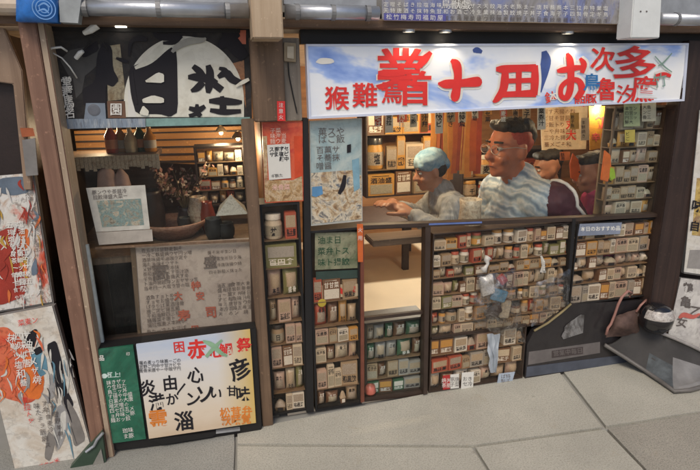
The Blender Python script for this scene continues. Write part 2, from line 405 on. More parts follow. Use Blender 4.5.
# ================================================================== WIDE SHOP SIGN
def m_skyprint():
    m, t, b = nodes('painted sky print'); v = coords(t, (1.0, 1, 2.2))
    n = noise(t, v, 1.5, 5, .55, .4)
    a = ramp(t, n, [(.33, (.10, .20, .55)), (.42, (.32, .44, .74)), (.47, (.70, .73, .78)), (.6, (.80, .80, .79))])
    n2 = noise(t, coords(t, (1, 1, 1)), 6, 4)
    a = mixc(t, ramp(t, n2, [(.6, (0, 0, 0)), (.72, (.35,)*3)]), a, (.62, .56, .42))
    t.links.new(a, b.inputs['Base Color']); b.inputs['Roughness'].default_value = .35
    t.links.new(a, b.inputs['Emission Color']); b.inputs['Emission Strength'].default_value = .10
    return m
sg = thing('shop_sign', 'wide backlit sign with big red brush characters on a blue and white sky', 'sign', at(495, 112, -.04))
SGY = -.045
q = MB(); q.slab([(308, 46), (687, 45), (682, 99), (500, 107.5), (311, 116.5)], SGY, .03); q.build('sign_face', m_skyprint(), sg)
q = MB(); fr = [(306, 44), (689, 43), (684.5, 101), (500, 109.8), (309, 119)]; inn = [(308, 46), (687, 45), (682, 99), (500, 107.5), (311, 116.5)]
for i in range(5):
    j = (i+1) % 5; q.slab([fr[i], fr[j], inn[j], inn[i]], SGY-.006, .045)
q.build('sign_frame', m_plain('pale blue sign rim', (.62, .66, .78), .35, var=.05), sg)
YB = SGY-.0008; YT = SGY-.0042; YU = SGY-.0078
hal, red, det = MB(), MB(), MB()
def sign_ch(ch, x, y, s, off, sx=1, ang=0, halo=.05):
    e = off*s*.55; o2 = min(off, .011)          # bold by doubling the strokes: wide offsets would tear thin counters
    for dx, dy in ((-e, -e*.5), (e, -e*.5), (e, e*.5), (-e, e*.5), (0, 0)):
        if dx or dy: ink(hal, ch, x+dx*2.2, y+dy*2.4, s, YB, ang, .018, 0, sx)
        ink(red, ch, x+dx, y+dy, s, YT, ang, o2, 0, sx)
sign_ch('猴', 337, 98, 25, .012); sign_ch('難', 365, 95, 26, .010); sign_ch('焉', 392, 92, 24, .012, .95)
sign_ch('業', 401, 69, 44, .034, 1.15, 0); sign_ch('首', 415, 88, 36, .03, .95)
def stroke(pts):
    brush(hal, [(x, y, w+5) for x, y, w in pts], YB); brush(red, pts, YT)
stroke([(378, 73, 4), (386, 73, 7), (398, 73, 6), (412, 71, 4)]); stroke([(431, 52, 4), (424, 60, 8), (416, 69, 4)])
# the cross shaped character
stroke([(438, 83.5, 2), (446, 84, 9), (462, 83, 8), (478, 81.5, 10), (482, 81, 3)])
stroke([(451, 60, 3), (456, 64, 9), (458, 74, 8), (457, 86, 8), (455, 97, 9), (453, 101, 3)])
# field shaped character, its left leg swept out
stroke([(496, 69, 4), (504, 69, 8), (522, 68, 7), (536, 68, 8)])
stroke([(505, 66, 5), (505, 78, 8), (503, 90, 8), (497, 99, 6), (493, 102, 2)])
stroke([(535, 65, 6), (535, 80, 8), (534, 95, 7)]); stroke([(519, 70, 6), (518.5, 94, 5.5)])
stroke([(505, 81, 5), (534, 80, 5)]); stroke([(501, 94.5, 6), (515, 94, 6), (536, 93, 8)])
# hiragana and the crowded right hand group
stroke([(557, 71, 3), (563, 70, 6), (574, 68, 6), (583, 67, 4)])
stroke([(567, 53, 3), (570, 60, 7), (571, 75, 7), (570, 90, 7), (566, 98, 6), (561, 95, 5), (562, 86, 5), (570, 80, 5), (579, 81, 6), (582, 90, 7), (576, 99, 5)])
stroke([(580, 58, 3), (584, 64, 6), (582, 73, 4)])
sign_ch('次', 603, 59, 25, .02, 1.0, 4); sign_ch('多', 635, 63, 36, .02, 1.25, 6)
sign_ch('魯', 607, 89, 24, .012, .9); sign_ch('鷹', 645, 89, 28, .008, 1.0, 3); sign_ch('汐', 626, 94, 20, .008)
sign_ch('鉢', 551, 97, 12, .01, 1.0, -10); sign_ch('朗', 580, 101, 12, .008); sign_ch('豚', 591, 99, 12, .01)
stroke([(655, 76, 3), (664, 74, 4), (671, 76, 3)])
BLUI, TEAI, GRNI = m_plain('navy brush paint', (.05, .09, .28), .5), m_plain('blue brush paint', (.03, .17, .42), .5), m_plain('grey green paint', (.22, .34, .28), .5)
brush(det, [(544, 51, 5), (546, 60, 10), (544, 72, 9), (542, 82, 6), (540, 92, 3)], YB-.0005, 0)
brush(det, [(473, 51, 3), (477, 50, 6), (482, 52, 3)], YB-.0005, 0)
ink(det, '鳥', 592, 82, 18, YU, 0, .02, 1); ink(det, '竹', 660, 80, 15, YU, -8, .0, 2)
brush(det, [(655, 56, 1), (664, 66, 1.6), (672, 72, 1)], YU, 2); brush(det, [(672, 53, 1), (664, 62, 1.5), (658, 66, 1)], YU, 2)
brush(det, [(316, 62, 1), (321, 61, 6), (331, 61, 5), (334, 62, 1)], YB-.0005, 3)
hal.build('character_halo', INKW, sg); red.build('red_lettering', INKR, sg); det.build(['navy_stroke', 'blue_character', 'green_scribble', 'white_mark'], [BLUI, TEAI, GRNI, INKW], sg)

# ================================================================== POSTER AND BOARD HELPERS
def outline(q, quad, wd, Y, t, mi=0):
    cx = sum(p[0] for p in quad)/len(quad); cy = sum(p[1] for p in quad)/len(quad)
    inn = [(x+(cx-x)/max(1e-6, math.hypot(cx-x, cy-y))*wd*1.3, y+(cy-y)/max(1e-6, math.hypot(cx-x, cy-y))*wd*1.3) for x, y in quad]
    n = len(quad)
    for i in range(n):
        j = (i+1) % n; q.slab([quad[i], quad[j], inn[j], inn[i]], Y, t, mi)
def bil(quad, u, v):
    (ax, ay), (bx, by), (cx, cy), (dx, dy) = quad
    return ((ax*(1-u)+bx*u)*(1-v)+(dx*(1-u)+cx*u)*v, (ay*(1-u)+by*u)*(1-v)+(dy*(1-u)+cy*u)*v)
def text_rows(q, quad, Y, u0, v0, u1, v1, rows, size, mi=0, fill=.92, kana=.35, off=0.0):
    """rows of small menu writing across part of a quad"""
    for r in range(rows):
        v = v0+(v1-v0)*(r+.5)/rows
        a, b = bil(quad, u0, v), bil(quad, u1, v); L = math.hypot(b[0]-a[0], b[1]-a[1]); n = int(L/size*fill)
        ang = math.degrees(math.atan2(b[1]-a[1], b[0]-a[0])); n = max(1, n - (random.randint(0, max(0, n//3))))
        line(q, words(n, kana), a[0]+size/2, a[1], size, Y, ang, mi=mi, off=off, res=1)
def text_cols(q, quad, Y, u0, v0, u1, v1, cols, size, mi=0, off=0.0):
    for c in range(cols):
        u = u0+(u1-u0)*(c+.5)/cols
        a, b = bil(quad, u, v0), bil(quad, u, v1); L = math.hypot(b[0]-a[0], b[1]-a[1]); n = max(1, int(L/size*.95)-random.randint(0, 2))
        for i in range(n):
            k = (i+.5)*size*1.03/L
            ink(q, random.choice(WORDS+KANA), a[0]+(b[0]-a[0])*k+random.uniform(-.7, .7), a[1]+(b[1]-a[1])*k, size*random.uniform(.85, 1.15), Y, random.uniform(-9, 9), off, mi, res=1)

# ================================================================== LEFT SHOP BAY
FY = .0
# calligraphy sign: dark board, cream disc, big black brush characters
cs = thing('calligraphy_sign', 'dark hanging sign with huge black brush characters on a cream disc', 'sign', at(150, 118, -.01))
q = MB(); q.slab([(46, 27), (250, 29), (252, 119), (66, 119)], -.004, .014); q.build('sign_board', m_print('sooty board', [(.012, .011, .012), (.03, .027, .026), (.015, .014, .014), (.05, .04, .036)], 8, rough=.75, fine=.25), cs)
CREAM = m_print('cream disc paint', [(.66, .63, .52), (.72, .70, .60), (.60, .57, .47), (.74, .72, .63)], 5, rough=.5, fine=.12, dark=(.30, .26, .2))
q = MB(); pts = []
for k in range(41):
    th = math.pi*(1.0+k/40); pts.append((184+60*math.cos(th), 101+65*math.sin(th)))
q.slab([(124, 117), *pts, (244, 117)], -.006, .0015)
q.build('disc', CREAM, cs)
# brown picture parts peeping out round the disc
q = MB(); q.slab([(106, 46), (120, 44), (126, 99), (108, 101)], -.0058, .0012); q.slab([(230, 64), (244, 60), (246, 108), (243, 96)], -.0058, .0012, 1); q.slab([(233, 30), (246, 30), (246, 44), (238, 44)], -.0058, .0012, 2)
q.slab([(128, 90), (136, 90), (136, 117), (128, 117)], -.0066, .0004, 3)
q.build(['yellowed_panel', 'rust_panel', 'coral_panel', 'white_corner'], [m_print('yellowed panel', [(.20, .13, .06), (.36, .31, .2), (.10, .06, .03)], 16, seed=2), m_print('rust panel', [(.22, .08, .03), (.30, .14, .06), (.08, .03, .02)], 14, seed=4), m_plain('coral panel', (.60, .16, .09), .5), PAPER], cs)
q = MB(); q.slab([(70, 60), (88, 58), (82, 92), (76, 98)], -.0048, .0004); q.slab([(60, 60), (70, 50), (100, 44), (102, 60), (92, 70), (82, 78), (70, 78)], -.0044, .0003); q.build('grey_wash', m_plain('grey wash paint', (.075, .072, .068), .8), cs)
q = MB()
YK = -.0072
def poly(q, px, Y, mi=0, k=1):
    for _ in range(k):
        px = [r for i in range(len(px)) for a, b in ((px[i], px[(i+1) % len(px)]),) for r in ((a[0]*.85+b[0]*.15, a[1]*.85+b[1]*.15), (a[0]*.15+b[0]*.85, a[1]*.15+b[1]*.85))]
    q.sheet(px, Y-q.lift(), mi)
poly(q, [(78, 52), (92, 44), (97, 40), (99, 50), (84, 58)], YK); poly(q, [(103, 41), (112, 47), (113, 69), (119, 80), (113, 87), (106, 84), (106, 107), (84, 107), (82, 89), (95, 82), (97, 55)], YK)
# the heavy sun-like character with two wedge openings
poly(q, [(128, 68), (150, 59), (162, 48), (172, 47), (177, 53), (178, 112), (170, 117), (160, 114), (136, 114), (131, 96)], YK)
for px in ([(143, 82), (158, 72), (164, 74), (164, 83)], [(142, 99), (153, 95), (164, 98), (164, 103), (143, 103)], [(139, 114), (143, 105), (149, 111), (148, 116)]): poly(q, px, YK-.004, 1)
brush(q, [(135, 68, 3), (150, 60, 7), (165, 46, 9), (178, 40, 7), (186, 42, 4)], YK-.0002, 2)
# rice-like character and its lower half
for st in ([(193, 66, 5), (199, 71, 7), (204, 77, 6)], [(188, 77, 4), (196, 77, 8), (208, 79, 8), (217, 83, 5)], [(208, 65, 5), (210, 73, 8), (209, 86, 8), (208, 93, 4)],
           [(203, 82, 7), (197, 88, 7), (191, 91, 3)], [(214, 84, 7), (222, 90, 7)], [(218, 77, 4), (226, 73, 8), (232, 79, 8), (241, 83, 6)], [(219, 68, 3), (225, 70, 5), (228, 74, 3)],
           [(209, 101, 4), (222, 101, 8), (236, 102, 6), (242, 102, 3)], [(222, 96, 4), (223, 107, 7), (222, 113, 5)], [(210, 110, 4), (224, 112, 6), (241, 111, 4)], [(189, 108, 4), (198, 110, 6), (205, 106, 4)], [(197, 104, 3), (197, 112, 6), (201, 116, 4)], [(189, 116, 4), (196, 114, 4)],
           [(219, 48, 5), (228, 40, 14), (238, 50, 14), (245, 58, 10)], [(222, 34, 8), (232, 33, 12), (238, 38, 6)], [(129, 56, 2), (131, 42, 4), (140, 38, 6), (147, 40, 4)], [(153, 29, 3), (158, 36, 6), (170, 37, 7), (180, 34, 4)], [(163, 43, 3), (174, 42, 5), (182, 36, 3)],
           [(116, 58, 2), (122, 60, 4), (128, 62, 2)], [(132, 70, 2), (134, 90, 3), (137, 104, 2)]):
    brush(q, st, YK-.0003)
brush(q, [(172, 52, 3), (178, 46, 6), (190, 41, 7), (202, 40, 5), (206, 38, 2)], YK-.0042, 3)
brush(q, [(236, 86, 2), (243, 82, 4), (249, 79, 3)], YK-.0042, 1)
q.build(['brush_lettering', 'cream_opening', 'white_ribbon', 'grey_ribbon'], [INKK, CREAM, m_plain('off white ribbon', (.62, .60, .5), .6), m_plain('grey ribbon', (.33, .32, .28), .7)], cs)
q = MB(); line(q, '堂群馬名', 66.5, 82, 11.5, YK-.001, -6, True, .9, off=.012); line(q, '御蕎麦処', 67, 80, 8.2, YK-.0035, -6, True, 1.15, off=.004)
ink(q, '園', 116, 109, 13, YK-.002, 0, .01); q.build('white_lettering', INKW, cs)
q = MB(); q.slab([(107, 101), (125, 101), (126, 118), (108, 118)], -.0062, .001); q.slab([(86, 103), (105, 103), (106, 119), (84, 119)], -.010, .01, 1)
q.lathe([(0.001, .001), (.016, .001), (.022, 0)], at(94, 110, -.0105), 20, 2, 'y'); q.build(['brown_plaque', 'grey_plate', 'grey_dial'], [m_plain('brown plaque', (.16, .08, .045), .5), m_plain('grey blue plate', (.19, .23, .28), .5), m_plain('grey dial', (.12, .13, .15), .5)], cs)
# cables and clip lamps in front of the sign
cl = thing('clip_lamp', 'small clip spotlight with white cables in the top left corner of the calligraphy sign', 'lamp', at(86, 34, -.05))
WHT = m_plain('white plastic', (.66, .66, .62), .4)
q = MB(); q.tube([at(43, 54, -.05), at(52, 48, -.06), at(61, 47, -.06), at(67, 51, -.04)], .004, 8); q.tube([at(53, 53, -.05), at(62, 58, -.045), at(70, 67, -.04), at(77, 78, -.02)], .0028, 6); q.build('cable', WHT, cl, smooth=True)
q = MB(); q.tube([at(84, 33, -.05), at(90, 30, -.06), at(97, 25, -.06)], [.008, .012, .014], 10); q.build('lamp_head', WHT, cl)
q = MB(); q.tube([at(88, 30, -.045), at(100, 38, -.03), at(108, 50, -.02)], .0025, 6); q.build('bracket', BLACK, cl)
cl2 = MB(); cl2.tube([at(76, 58, -.04), at(80, 53, -.05), at(83, 51, -.055)], [.008, .009, .006], 10); cl2.tube([at(79, 54, -.03), at(90, 43, -.02)], .0025, 6, 1)
tag(cl2.build('clip_lamp', [WHT, BLACK]), 'tiny white clip lamp pointing down beside the vertical white writing', 'lamp')
dl = thing('strip_lamp', 'short lit white lamp under the beam above the calligraphy disc', 'lamp', at(120, 26, -.03))
q = MB(); q.slab([(114, 23), (127, 23), (127, 25), (114, 25)], -.05, .03); q.build('lamp_body', WHT, dl)
q = MB(); q.slab([(115, 25.1), (126, 25.1), (126, 27), (115, 27)], -.048, .02); q.build('lamp_tube', m_emit('cool lamp tube', (1, .93, .8), 4), dl)

# transom below the sign, window frame and pane
BOX_T = m_plain('teal painted strip', (.20, .33, .30), .5, scale=30)
q = MB(); q.slab([(146, 118.5), (250, 117), (250, 124), (146, 126.5)], -.012, .03); q.slab([(60, 119), (145.5, 118.5), (145.5, 127), (61, 129)], -.012, .03, 1)
tag(q.build('transom_strip', [BOX_T, m_print('blue grey strip', [(.10, .14, .2), (.25, .3, .36), (.42, .44, .44)], 20, (2, 1, .3), seed=6)]), 'teal and blue grey strip between the calligraphy sign and the left window', 'strip')
wn = thing('shop_window', 'left window with dim brown room, jars and papers behind its glass', 'window', at(160, 250, .01))
fr_ = [(60, 127), (250, 122), (255, 243), (94, 250)]
q = MB()
for a, b, c, d in (((58, 127.5), (62.5, 127.5), (103, 345), (97, 345)), ((247.5, 122), (252, 122), (257, 328), (252, 328)), ((60, 127), (250, 122), (250, 124), (60, 129))): q.slab([a, b, c, d], -.004, .05)
q.slab([(97, 341.5), (257, 324.5), (257, 330), (98, 347)], -.004, .05)
q.build('frame', BROWNF, wn)
q = MB(); q.slab([(62.5, 129), (247.5, 124), (255.5, 325), (102, 342)], .018, .005); q.build('pane', m_glass('window glass', dirt=.012), wn)
q = MB(); q.slab([(95, 247.5), (252, 239.5), (252, 241.5), (95, 249.5)], .006, .012); q.build('rail', WOODB, wn)
q = MB(); q.slab([(82, 245), (88, 245), (104, 344), (98, 344)], -.02, .016); 
door = q.build('jamb_strip', m_plain('pale teal white jamb', (.60, .64, .60), .5), wn)
# orange lit shelf at the back, its pale fringe, and goods
lsh = thing('wall_shelf', 'long wooden shelf with a pale paper fringe at the back of the left room', 'shelf', at(118, 160, .5))
YS = .5
q = MB(); a, b = at(66, 156, YS), at(160, 156, YS); q.box((a.x, .32, a.z-.012), (b.x, .62, a.z+.01)); q.build('shelf_board', WOODX, lsh)
q = MB()
for i in range(26):
    u = i/25; xx = a.x+(b.x-a.x)*u; q.box((xx, .314, a.z-.035-.02*random.random()), (xx+(b.x-a.x)/28, .317, a.z+.012))
q.build('paper_fringe', m_print('cream fringe', [(.30, .2, .12), (.60, .48, .34), (.45, .3, .18)], 40, rough=.7), lsh)
def hanging(name, label, cat, px, Y, t, mat, group=None, extra=None):
    q = MB(); q.slab(px, Y, t)
    if extra: extra(q)
    return tag(q.build(name, mat if isinstance(mat, list) else [mat, INKK], bevel=0), label, cat, group)
OR1 = m_wood('orange lit boards', (.34, .13, .035), (.62, .31, .10), 'x', .5)
q = MB(); q.slab([(74, 131), (245, 126), (248, 166), (78, 160)], .8, .03); 
for k in range(5): q.slab([(74+k, 134+k*7), (245, 130+k*7.4), (245, 131.5+k*7.4), (74+k, 135.5+k*7)], .79, .01, 1)
tag(q.build('panelled_screen', [OR1, WOODD]), 'orange brown boarded screen along the top of the back of the left room', 'screen')
blanks = [((112, 168), (121, 163), (132, 196), (118, 200), (110, 190))]
PINK = m_plain('pale pink cloth', (.52, .34, .28), .8)
q = MB(); p = at(105, 165, .35); q.lathe([(.002, 0), (.035, -.03), (.05, -.12), (.046, -.135)], p, 16); p2 = at(120, 167, .36); q.lathe([(.002, 0), (.03, -.04), (.045, -.13), (.04, -.14)], p2, 16)
tag(q.build('folded_cloth', PINK, smooth=True), 'two pale pink cloth cones hanging below the fringed shelf', 'cloth')
# counter with pots, bowl, basket
q = MB(); zc = .845; q.box((XL-.02, .06, zc-.03), (XP-.04, .75, zc)); q.box((XL+.02, .60, .003), (XP-.06, .64, zc-.031), 1)
tag(q.build('counter', [WOODB, WOODD], bevel=.004), 'brown wooden counter just behind the glass of the left window', 'counter')
def lathe_thing(name, label, cat, px, py, prof, Y, mats, group=None, z=None, n=24):
    p = at(px, py, Y); p.z = z if z is not None else p.z
    q = MB(); q.lathe(prof, p, n); return tag(q.build(name, mats, loc=p, smooth=True), label, cat, group)
def rim(r, h, k=1.0): return [(.001, 0), (r*.7, 0), (r*.95, h*.25), (r, h*.6), (r*.85*k, h*.92), (r*.9*k, h), (r*.82*k, h), (r*.8*k, h*.7), (.001, h*.3)]
lathe_thing('pot', 'tall black lacquer pot on the counter behind the pinned paper notice', 'pot', 147, 200, rim(.075, .22), .36, m_plain('black lacquer', (.03, .016, .012), .35), z=zc)
lathe_thing('basket', 'wide pinkish brown woven bowl in the middle of the left counter', 'bowl', 173, 214, [(.001, 0), (.09, 0), (.14, .05), (.155, .075), (.148, .078), (.13, .05), (.085, .012), (.001, .01)], .34, m_print('woven straw', [(.24, .10, .06), (.42, .22, .15), (.50, .30, .2)], 30, (1, 1, 4), .7), z=zc)
lathe_thing('jar', 'cream lidded jar standing right of the woven bowl', 'jar', 196, 190, rim(.05, .17, .8), .40, m_print('cream glaze', [(.30, .18, .1), (.56, .47, .35), (.20, .06, .04)], 18, rough=.25), z=zc)
lathe_thing('jar', 'small dark red jar beside the cream lidded jar', 'jar', 206, 196, rim(.035, .15, .8), .36, m_plain('red glaze', (.26, .05, .03), .25), z=zc)
for k, (px, r, h, lb) in enumerate(((212, .042, .10, 'squat black jar at the right end of the left counter'), (224, .04, .075, 'low charcoal dish near the right wall of the left room'), (183, .03, .09, 'narrow black bottle behind the woven bowl'))):
    lathe_thing('jar', lb, 'jar', px, 205, rim(r, h), .22+.1*(k == 2), BLACK, 'dark jars on the left counter', z=zc)
q = MB()
p0 = at(232, 214, .16); q.add([p0+Vector((-.07, -.02, 0)), p0+Vector((.07, -.02, 0)), p0+Vector((.06, .08, .02)), p0+Vector((.0, .02, .085)), p0+Vector((-.05, .07, .03))], [(0, 1, 3), (1, 2, 3), (2, 4, 3), (4, 0, 3), (0, 4, 2, 1)])
tag(q.build('paper_bundle', m_print('newsprint', [(.30, .27, .22), (.45, .42, .36), (.2, .17, .14)], 40)), 'crumpled grey newsprint bundle at the right of the left counter', 'paper')
BOT = [('brown', (.10, .045, .02)), ('amber', (.36, .15, .03)), ('dark green', (.03, .06, .03)), ('red', (.34, .05, .03)), ('cream', (.5, .42, .3))]
for k in range(4, 9):
    cn, cc = BOT[(k*3+k//4) % 5]; p = at(74+k*9.6, 150, .45+.03*(k % 2)); p.z = at(66, 156, .5).z+.0105; h = random.uniform(.8, 1.1)
    q = MB(); q.lathe([(.001, 0), (.026, 0), (.028, .01*h), (.028, .075*h), (.011, .105*h), (.011, .135*h), (.013, .137*h), (.013, .147*h), (.001, .148*h)], p, 14); q.lathe([(.0285, .02*h), (.0285, .06*h)], p, 14, 1)
    tag(q.build('bottle', [m_plain(cn+' bottle glass', cc, .2), m_plain('bottle label '+str(k % 3), ((.55, .45, .3), (.5, .2, .1), (.35, .3, .25))[k % 3], .6)], smooth=True), f'{cn} bottle, {["", "", "", "", "first", "second", "third", "fourth", "last"][k]} from left on the fringed shelf', 'bottle', 'bottles on the fringed shelf')
fl = thing('dried_flowers', 'loose bunch of dried pinkish flowers in a dark vase behind the woven bowl', 'flowers', at(184, 200, .42))
p = at(184, 200, .42); p.z = zc
q = MB(); q.lathe([(.001, 0), (.035, 0), (.045, .05), (.03, .10), (.034, .12), (.028, .12), (.024, .05), (.001, .01)], p, 16); q.build('vase', m_plain('dark vase', (.05, .03, .03), .3), fl, smooth=True)
q = MB(); q2 = MB(); RF = random.Random(9)
for k in range(26):
    a = RF.uniform(0, 6.28); l = RF.uniform(.10, .23); tp_ = p+Vector((math.cos(a)*l*.55, math.sin(a)*l*.4, .11+l*RF.uniform(.55, .9))); q.tube([p+Vector((0, 0, .09)), (p+tp_)/2+Vector((0, 0, .075)), tp_], .0016, 5)
    for m_ in range(12):
        c_ = tp_+Vector((RF.gauss(0, .014), RF.gauss(0, .014), RF.gauss(0, .014))); u_ = Vector((RF.gauss(0, 1), RF.gauss(0, 1), RF.gauss(0, 1))).normalized()*RF.uniform(.008, .016); v_ = u_.orthogonal().normalized()*u_.length*.6
        q2.add([c_-u_, c_+v_, c_+u_, c_-v_], [(0, 1, 2, 3)], RF.choice((0, 0, 1, 2)))
q.build('stems', m_plain('dry stem', (.16, .11, .05), .7), fl); q2.build('petals', [m_plain('dusty pink petal', (.42, .2, .15), .8), m_plain('cream petal', (.58, .46, .34), .8), m_plain('brown leaf', (.12, .07, .03), .8)], fl)
# pinned papers
nq = [(86, 188), (145, 185), (150, 229), (96, 232)]
pn = thing('paper_notice', 'pale printed notice stuck inside the left window above the frosted panel', 'notice', at(120, 232, .012))
q = MB(); q.slab(nq, .012, .002); q.build('sheet', m_plain('pale grey paper', (.50, .48, .42), .7, scale=20), pn)
q = MB(); iq = [bil(nq, .13, .3), bil(nq, .9, .3), bil(nq, .9, .9), bil(nq, .13, .9)]; q.slab(iq, .0112, .0006); q.build('picture', m_print('teal street picture', [(.10, .09, .07), (.32, .29, .22), (.16, .26, .25), (.45, .40, .3), (.2, .1, .06)], 26, seed=9), pn)
q = MB(); text_rows(q, nq, .0105, .08, .05, .95, .27, 2, 5); q.build('writing', INKG, pn)
q = MB(); q.slab([(96, 232.5), (152, 229.5), (153, 241), (99, 245)], .012, .003); tag(q.build('frosted_panel', m_plain('frosted panel', (.40, .36, .31), .6)), 'frosted grey strip on the window rail below the pale notice', 'panel')
# big brown menu sheet behind the lower glass
mq = [(135, 245), (250, 238), (257, 322), (141, 338)]
ms = thing('menu_sheet', 'large brown paper menu covered with faint writing in the lower left window', 'menu', at(196, 338, .035))
q = MB(); q.slab(mq, .032, .003); q.build('sheet', m_print('tanned paper', [(.42, .31, .26), (.56, .43, .36), (.48, .37, .31)], 5, rough=.7, fine=.15), ms)
q = MB(); q.slab([(130, 246), (135, 245.7), (141.5, 338), (138, 338.5)], .028, .01); q.build('edge_strip', WOODB, ms)
q = MB(); YM = .0305; text_rows(q, mq, YM, .05, .04, .6, .5, 9, 4.6); text_rows(q, mq, YM, .62, .1, .95, .4, 4, 4.2); text_rows(q, mq, YM, .06, .55, .45, .9, 7, 4.8); text_rows(q, mq, YM, .05, .92, .6, .97, 1, 5); text_cols(q, mq, YM, .68, .5, .97, .93, 7, 4.6)
ink(q, '高', 160, 272, 18, YM, -4, .01); ink(q, '盛', 210, 262, 14, YM, -4, .01); q.build('writing', m_plain('faded brown ink', (.17, .12, .10), .7, bmp=0), ms)
q = MB()
for (x, y, s, c) in ((196, 286, 10, '特'), (184, 316, 13, '寿'), (211, 312, 12, '司'), (178, 296, 9, '大'), (200, 296, 9, '安'), (195, 329, 8, '円')): ink(q, c, x, y, s, YM-.002, -4, .03)
q.build('red_stamp', m_plain('faded red print', (.50, .12, .07), .7, bmp=0), ms)

# low lit sign box below the left window
lb = thing('menu_lightbox', 'low sign box with green panel and brush lettering on a sunset picture', 'sign', at(180, 446, -.08))
LBY = -.085
q = MB(); q.slab([(96, 349), (256, 328), (262, 428), (258, 436), (110, 451)], LBY+.012, .07); q.build('casing', BLACK, lb, bevel=.002)
gq = [(98, 350), (133, 345.5), (146, 439), (109, 444)]
gp = MB(); gp.slab(gq, LBY, .011); gpo = gp.build('green_panel', m_print('green shop panel', [(.012, .07, .04), (.02, .12, .07), (.035, .17, .10), (.015, .06, .045)], 6, rough=.3, fine=.15), lb)
q = MB(); text_rows(q, gq, LBY-.001, .12, .33, .92, .78, 9, 5); text_rows(q, gq, LBY-.001, .4, .85, .85, .97, 2, 5.5); ink(q, '品', 101.5, 358, 6, LBY-.001, 0, .02); ink(q, '印', 128, 354, 4, LBY-.001)
q.build('white_writing', INKW, lb)
q = MB(); q.lathe([(.0005, .001), (.011, .001)], at(104.5, 376, LBY), 20, 0, 'y'); line(q, '極上!', 110, 375, 6, LBY-.0012, -3, off=.02); 
q.build('round_emblem', m_plain('mint white print', (.6, .74, .68), .5), lb)
oq = [(136, 345), (250, 330), (256, 423), (149, 439)]
def m_sunset():
    m, t, b = nodes('sunset picture print'); tc = t.nodes.new('ShaderNodeTexCoord'); sp = t.nodes.new('ShaderNodeSeparateXYZ'); t.links.new(tc.outputs['Object'], sp.inputs[0])
    mr = t.nodes.new('ShaderNodeMapRange'); mr.inputs[1].default_value = .04; mr.inputs[2].default_value = .50; t.links.new(sp.outputs['Z'], mr.inputs[0])
    n = noise(t, coords(t, (1, 1, 4)), 5, 4); ad = t.nodes.new('ShaderNodeMath'); ad.operation = 'MULTIPLY_ADD'; ad.inputs[1].default_value = .3; ad.inputs[2].default_value = -.15
    t.links.new(n, ad.inputs[0]); a2 = t.nodes.new('ShaderNodeMath'); t.links.new(ad.outputs[0], a2.inputs[0]); t.links.new(mr.outputs[0], a2.inputs[1])
    a = ramp(t, a2.outputs[0], [(.0, (.58, .44, .30)), (.25, (.68, .57, .44)), (.5, (.68, .62, .53)), (.78, (.66, .64, .62)), (1.0, (.48, .54, .64))])
    mr2 = t.nodes.new('ShaderNodeMapRange'); mr2.inputs[1].default_value = .19; mr2.inputs[2].default_value = .34; t.links.new(sp.outputs['X'], mr2.inputs[0])
    a = mixc(t, mr2.outputs[0], a, (.60, .42, .13)); t.links.new(a, b.inputs['Base Color']); b.inputs['Roughness'].default_value = .35
    t.links.new(a, b.inputs['Emission Color']); b.inputs['Emission Strength'].default_value = .06; return m
q = MB(); q.slab(oq, LBY, .011); q.build('picture_panel', m_sunset(), lb)
q = MB(); Yb = LBY-.001
for c, x, y, s, a_ in (('炎', 148, 388, 17, -8), ('由', 170, 383, 16, -6), ('満', 157, 402, 17, -10), ('か', 172, 399, 13, -10), ('〳', 182, 389, 13, 10), ('心', 196, 375, 17, 10), ('ン', 193, 399, 16, 0), ('ソ', 205, 394, 20, 0), ('彦', 240, 369, 22, -18), ('い', 216, 393, 13, 10), ('甘', 232, 391, 11, 0), ('味', 243, 394, 15, -4), ('淄', 184, 421, 20, -6)):
    ink(q, c, x, y, s, Yb, a_, .022)
for k in range(3): line(q, words(10), 141, 363+k*4, 4.2, Yb, -4)
q.build('black_lettering', INKK, lb)
q = MB(); ink(q, '霊', 158, 419, 20, Yb, -6, .02); line(q, '松茸弁', 225, 413, 11, Yb, -5, off=.02); line(q, '秋味覚', 226, 421, 10, Yb-.002, -5, off=.02); q.build('orange_lettering', INKO, lb)
q = MB(); ink(q, '困', 179, 347, 12, Yb, -6, .02); ink(q, '赤', 197, 349, 20, Yb, -6, .03); ink(q, '鯛', 226, 350, 14, Yb, -6, .02); ink(q, '祭', 244, 345, 15, Yb, -6, .03); ink(q, '心', 216, 351, 14, Yb, -6, .03); q.build('red_lettering', INKR, lb)
q = MB(); brush(q, [(203, 341, 2), (212, 345, 5), (221, 353, 4), (227, 356, 2)], Yb-.002); brush(q, [(222, 340, 2), (214, 348, 4), (206, 357, 3)], Yb-.002); q.build('green_ribbon', m_plain('sage green print', (.25, .42, .26), .5), lb)
q = MB(); q.slab([(150, 440), (220, 431.5), (212, 437), (163, 445)], LBY-.002, .02); q.slab([(216, 432), (240, 429), (240, 431), (216, 434)], LBY-.004, .02, 1); q.build(['base_rail', 'steel_plate'], [BLACK, STEEL], lb)

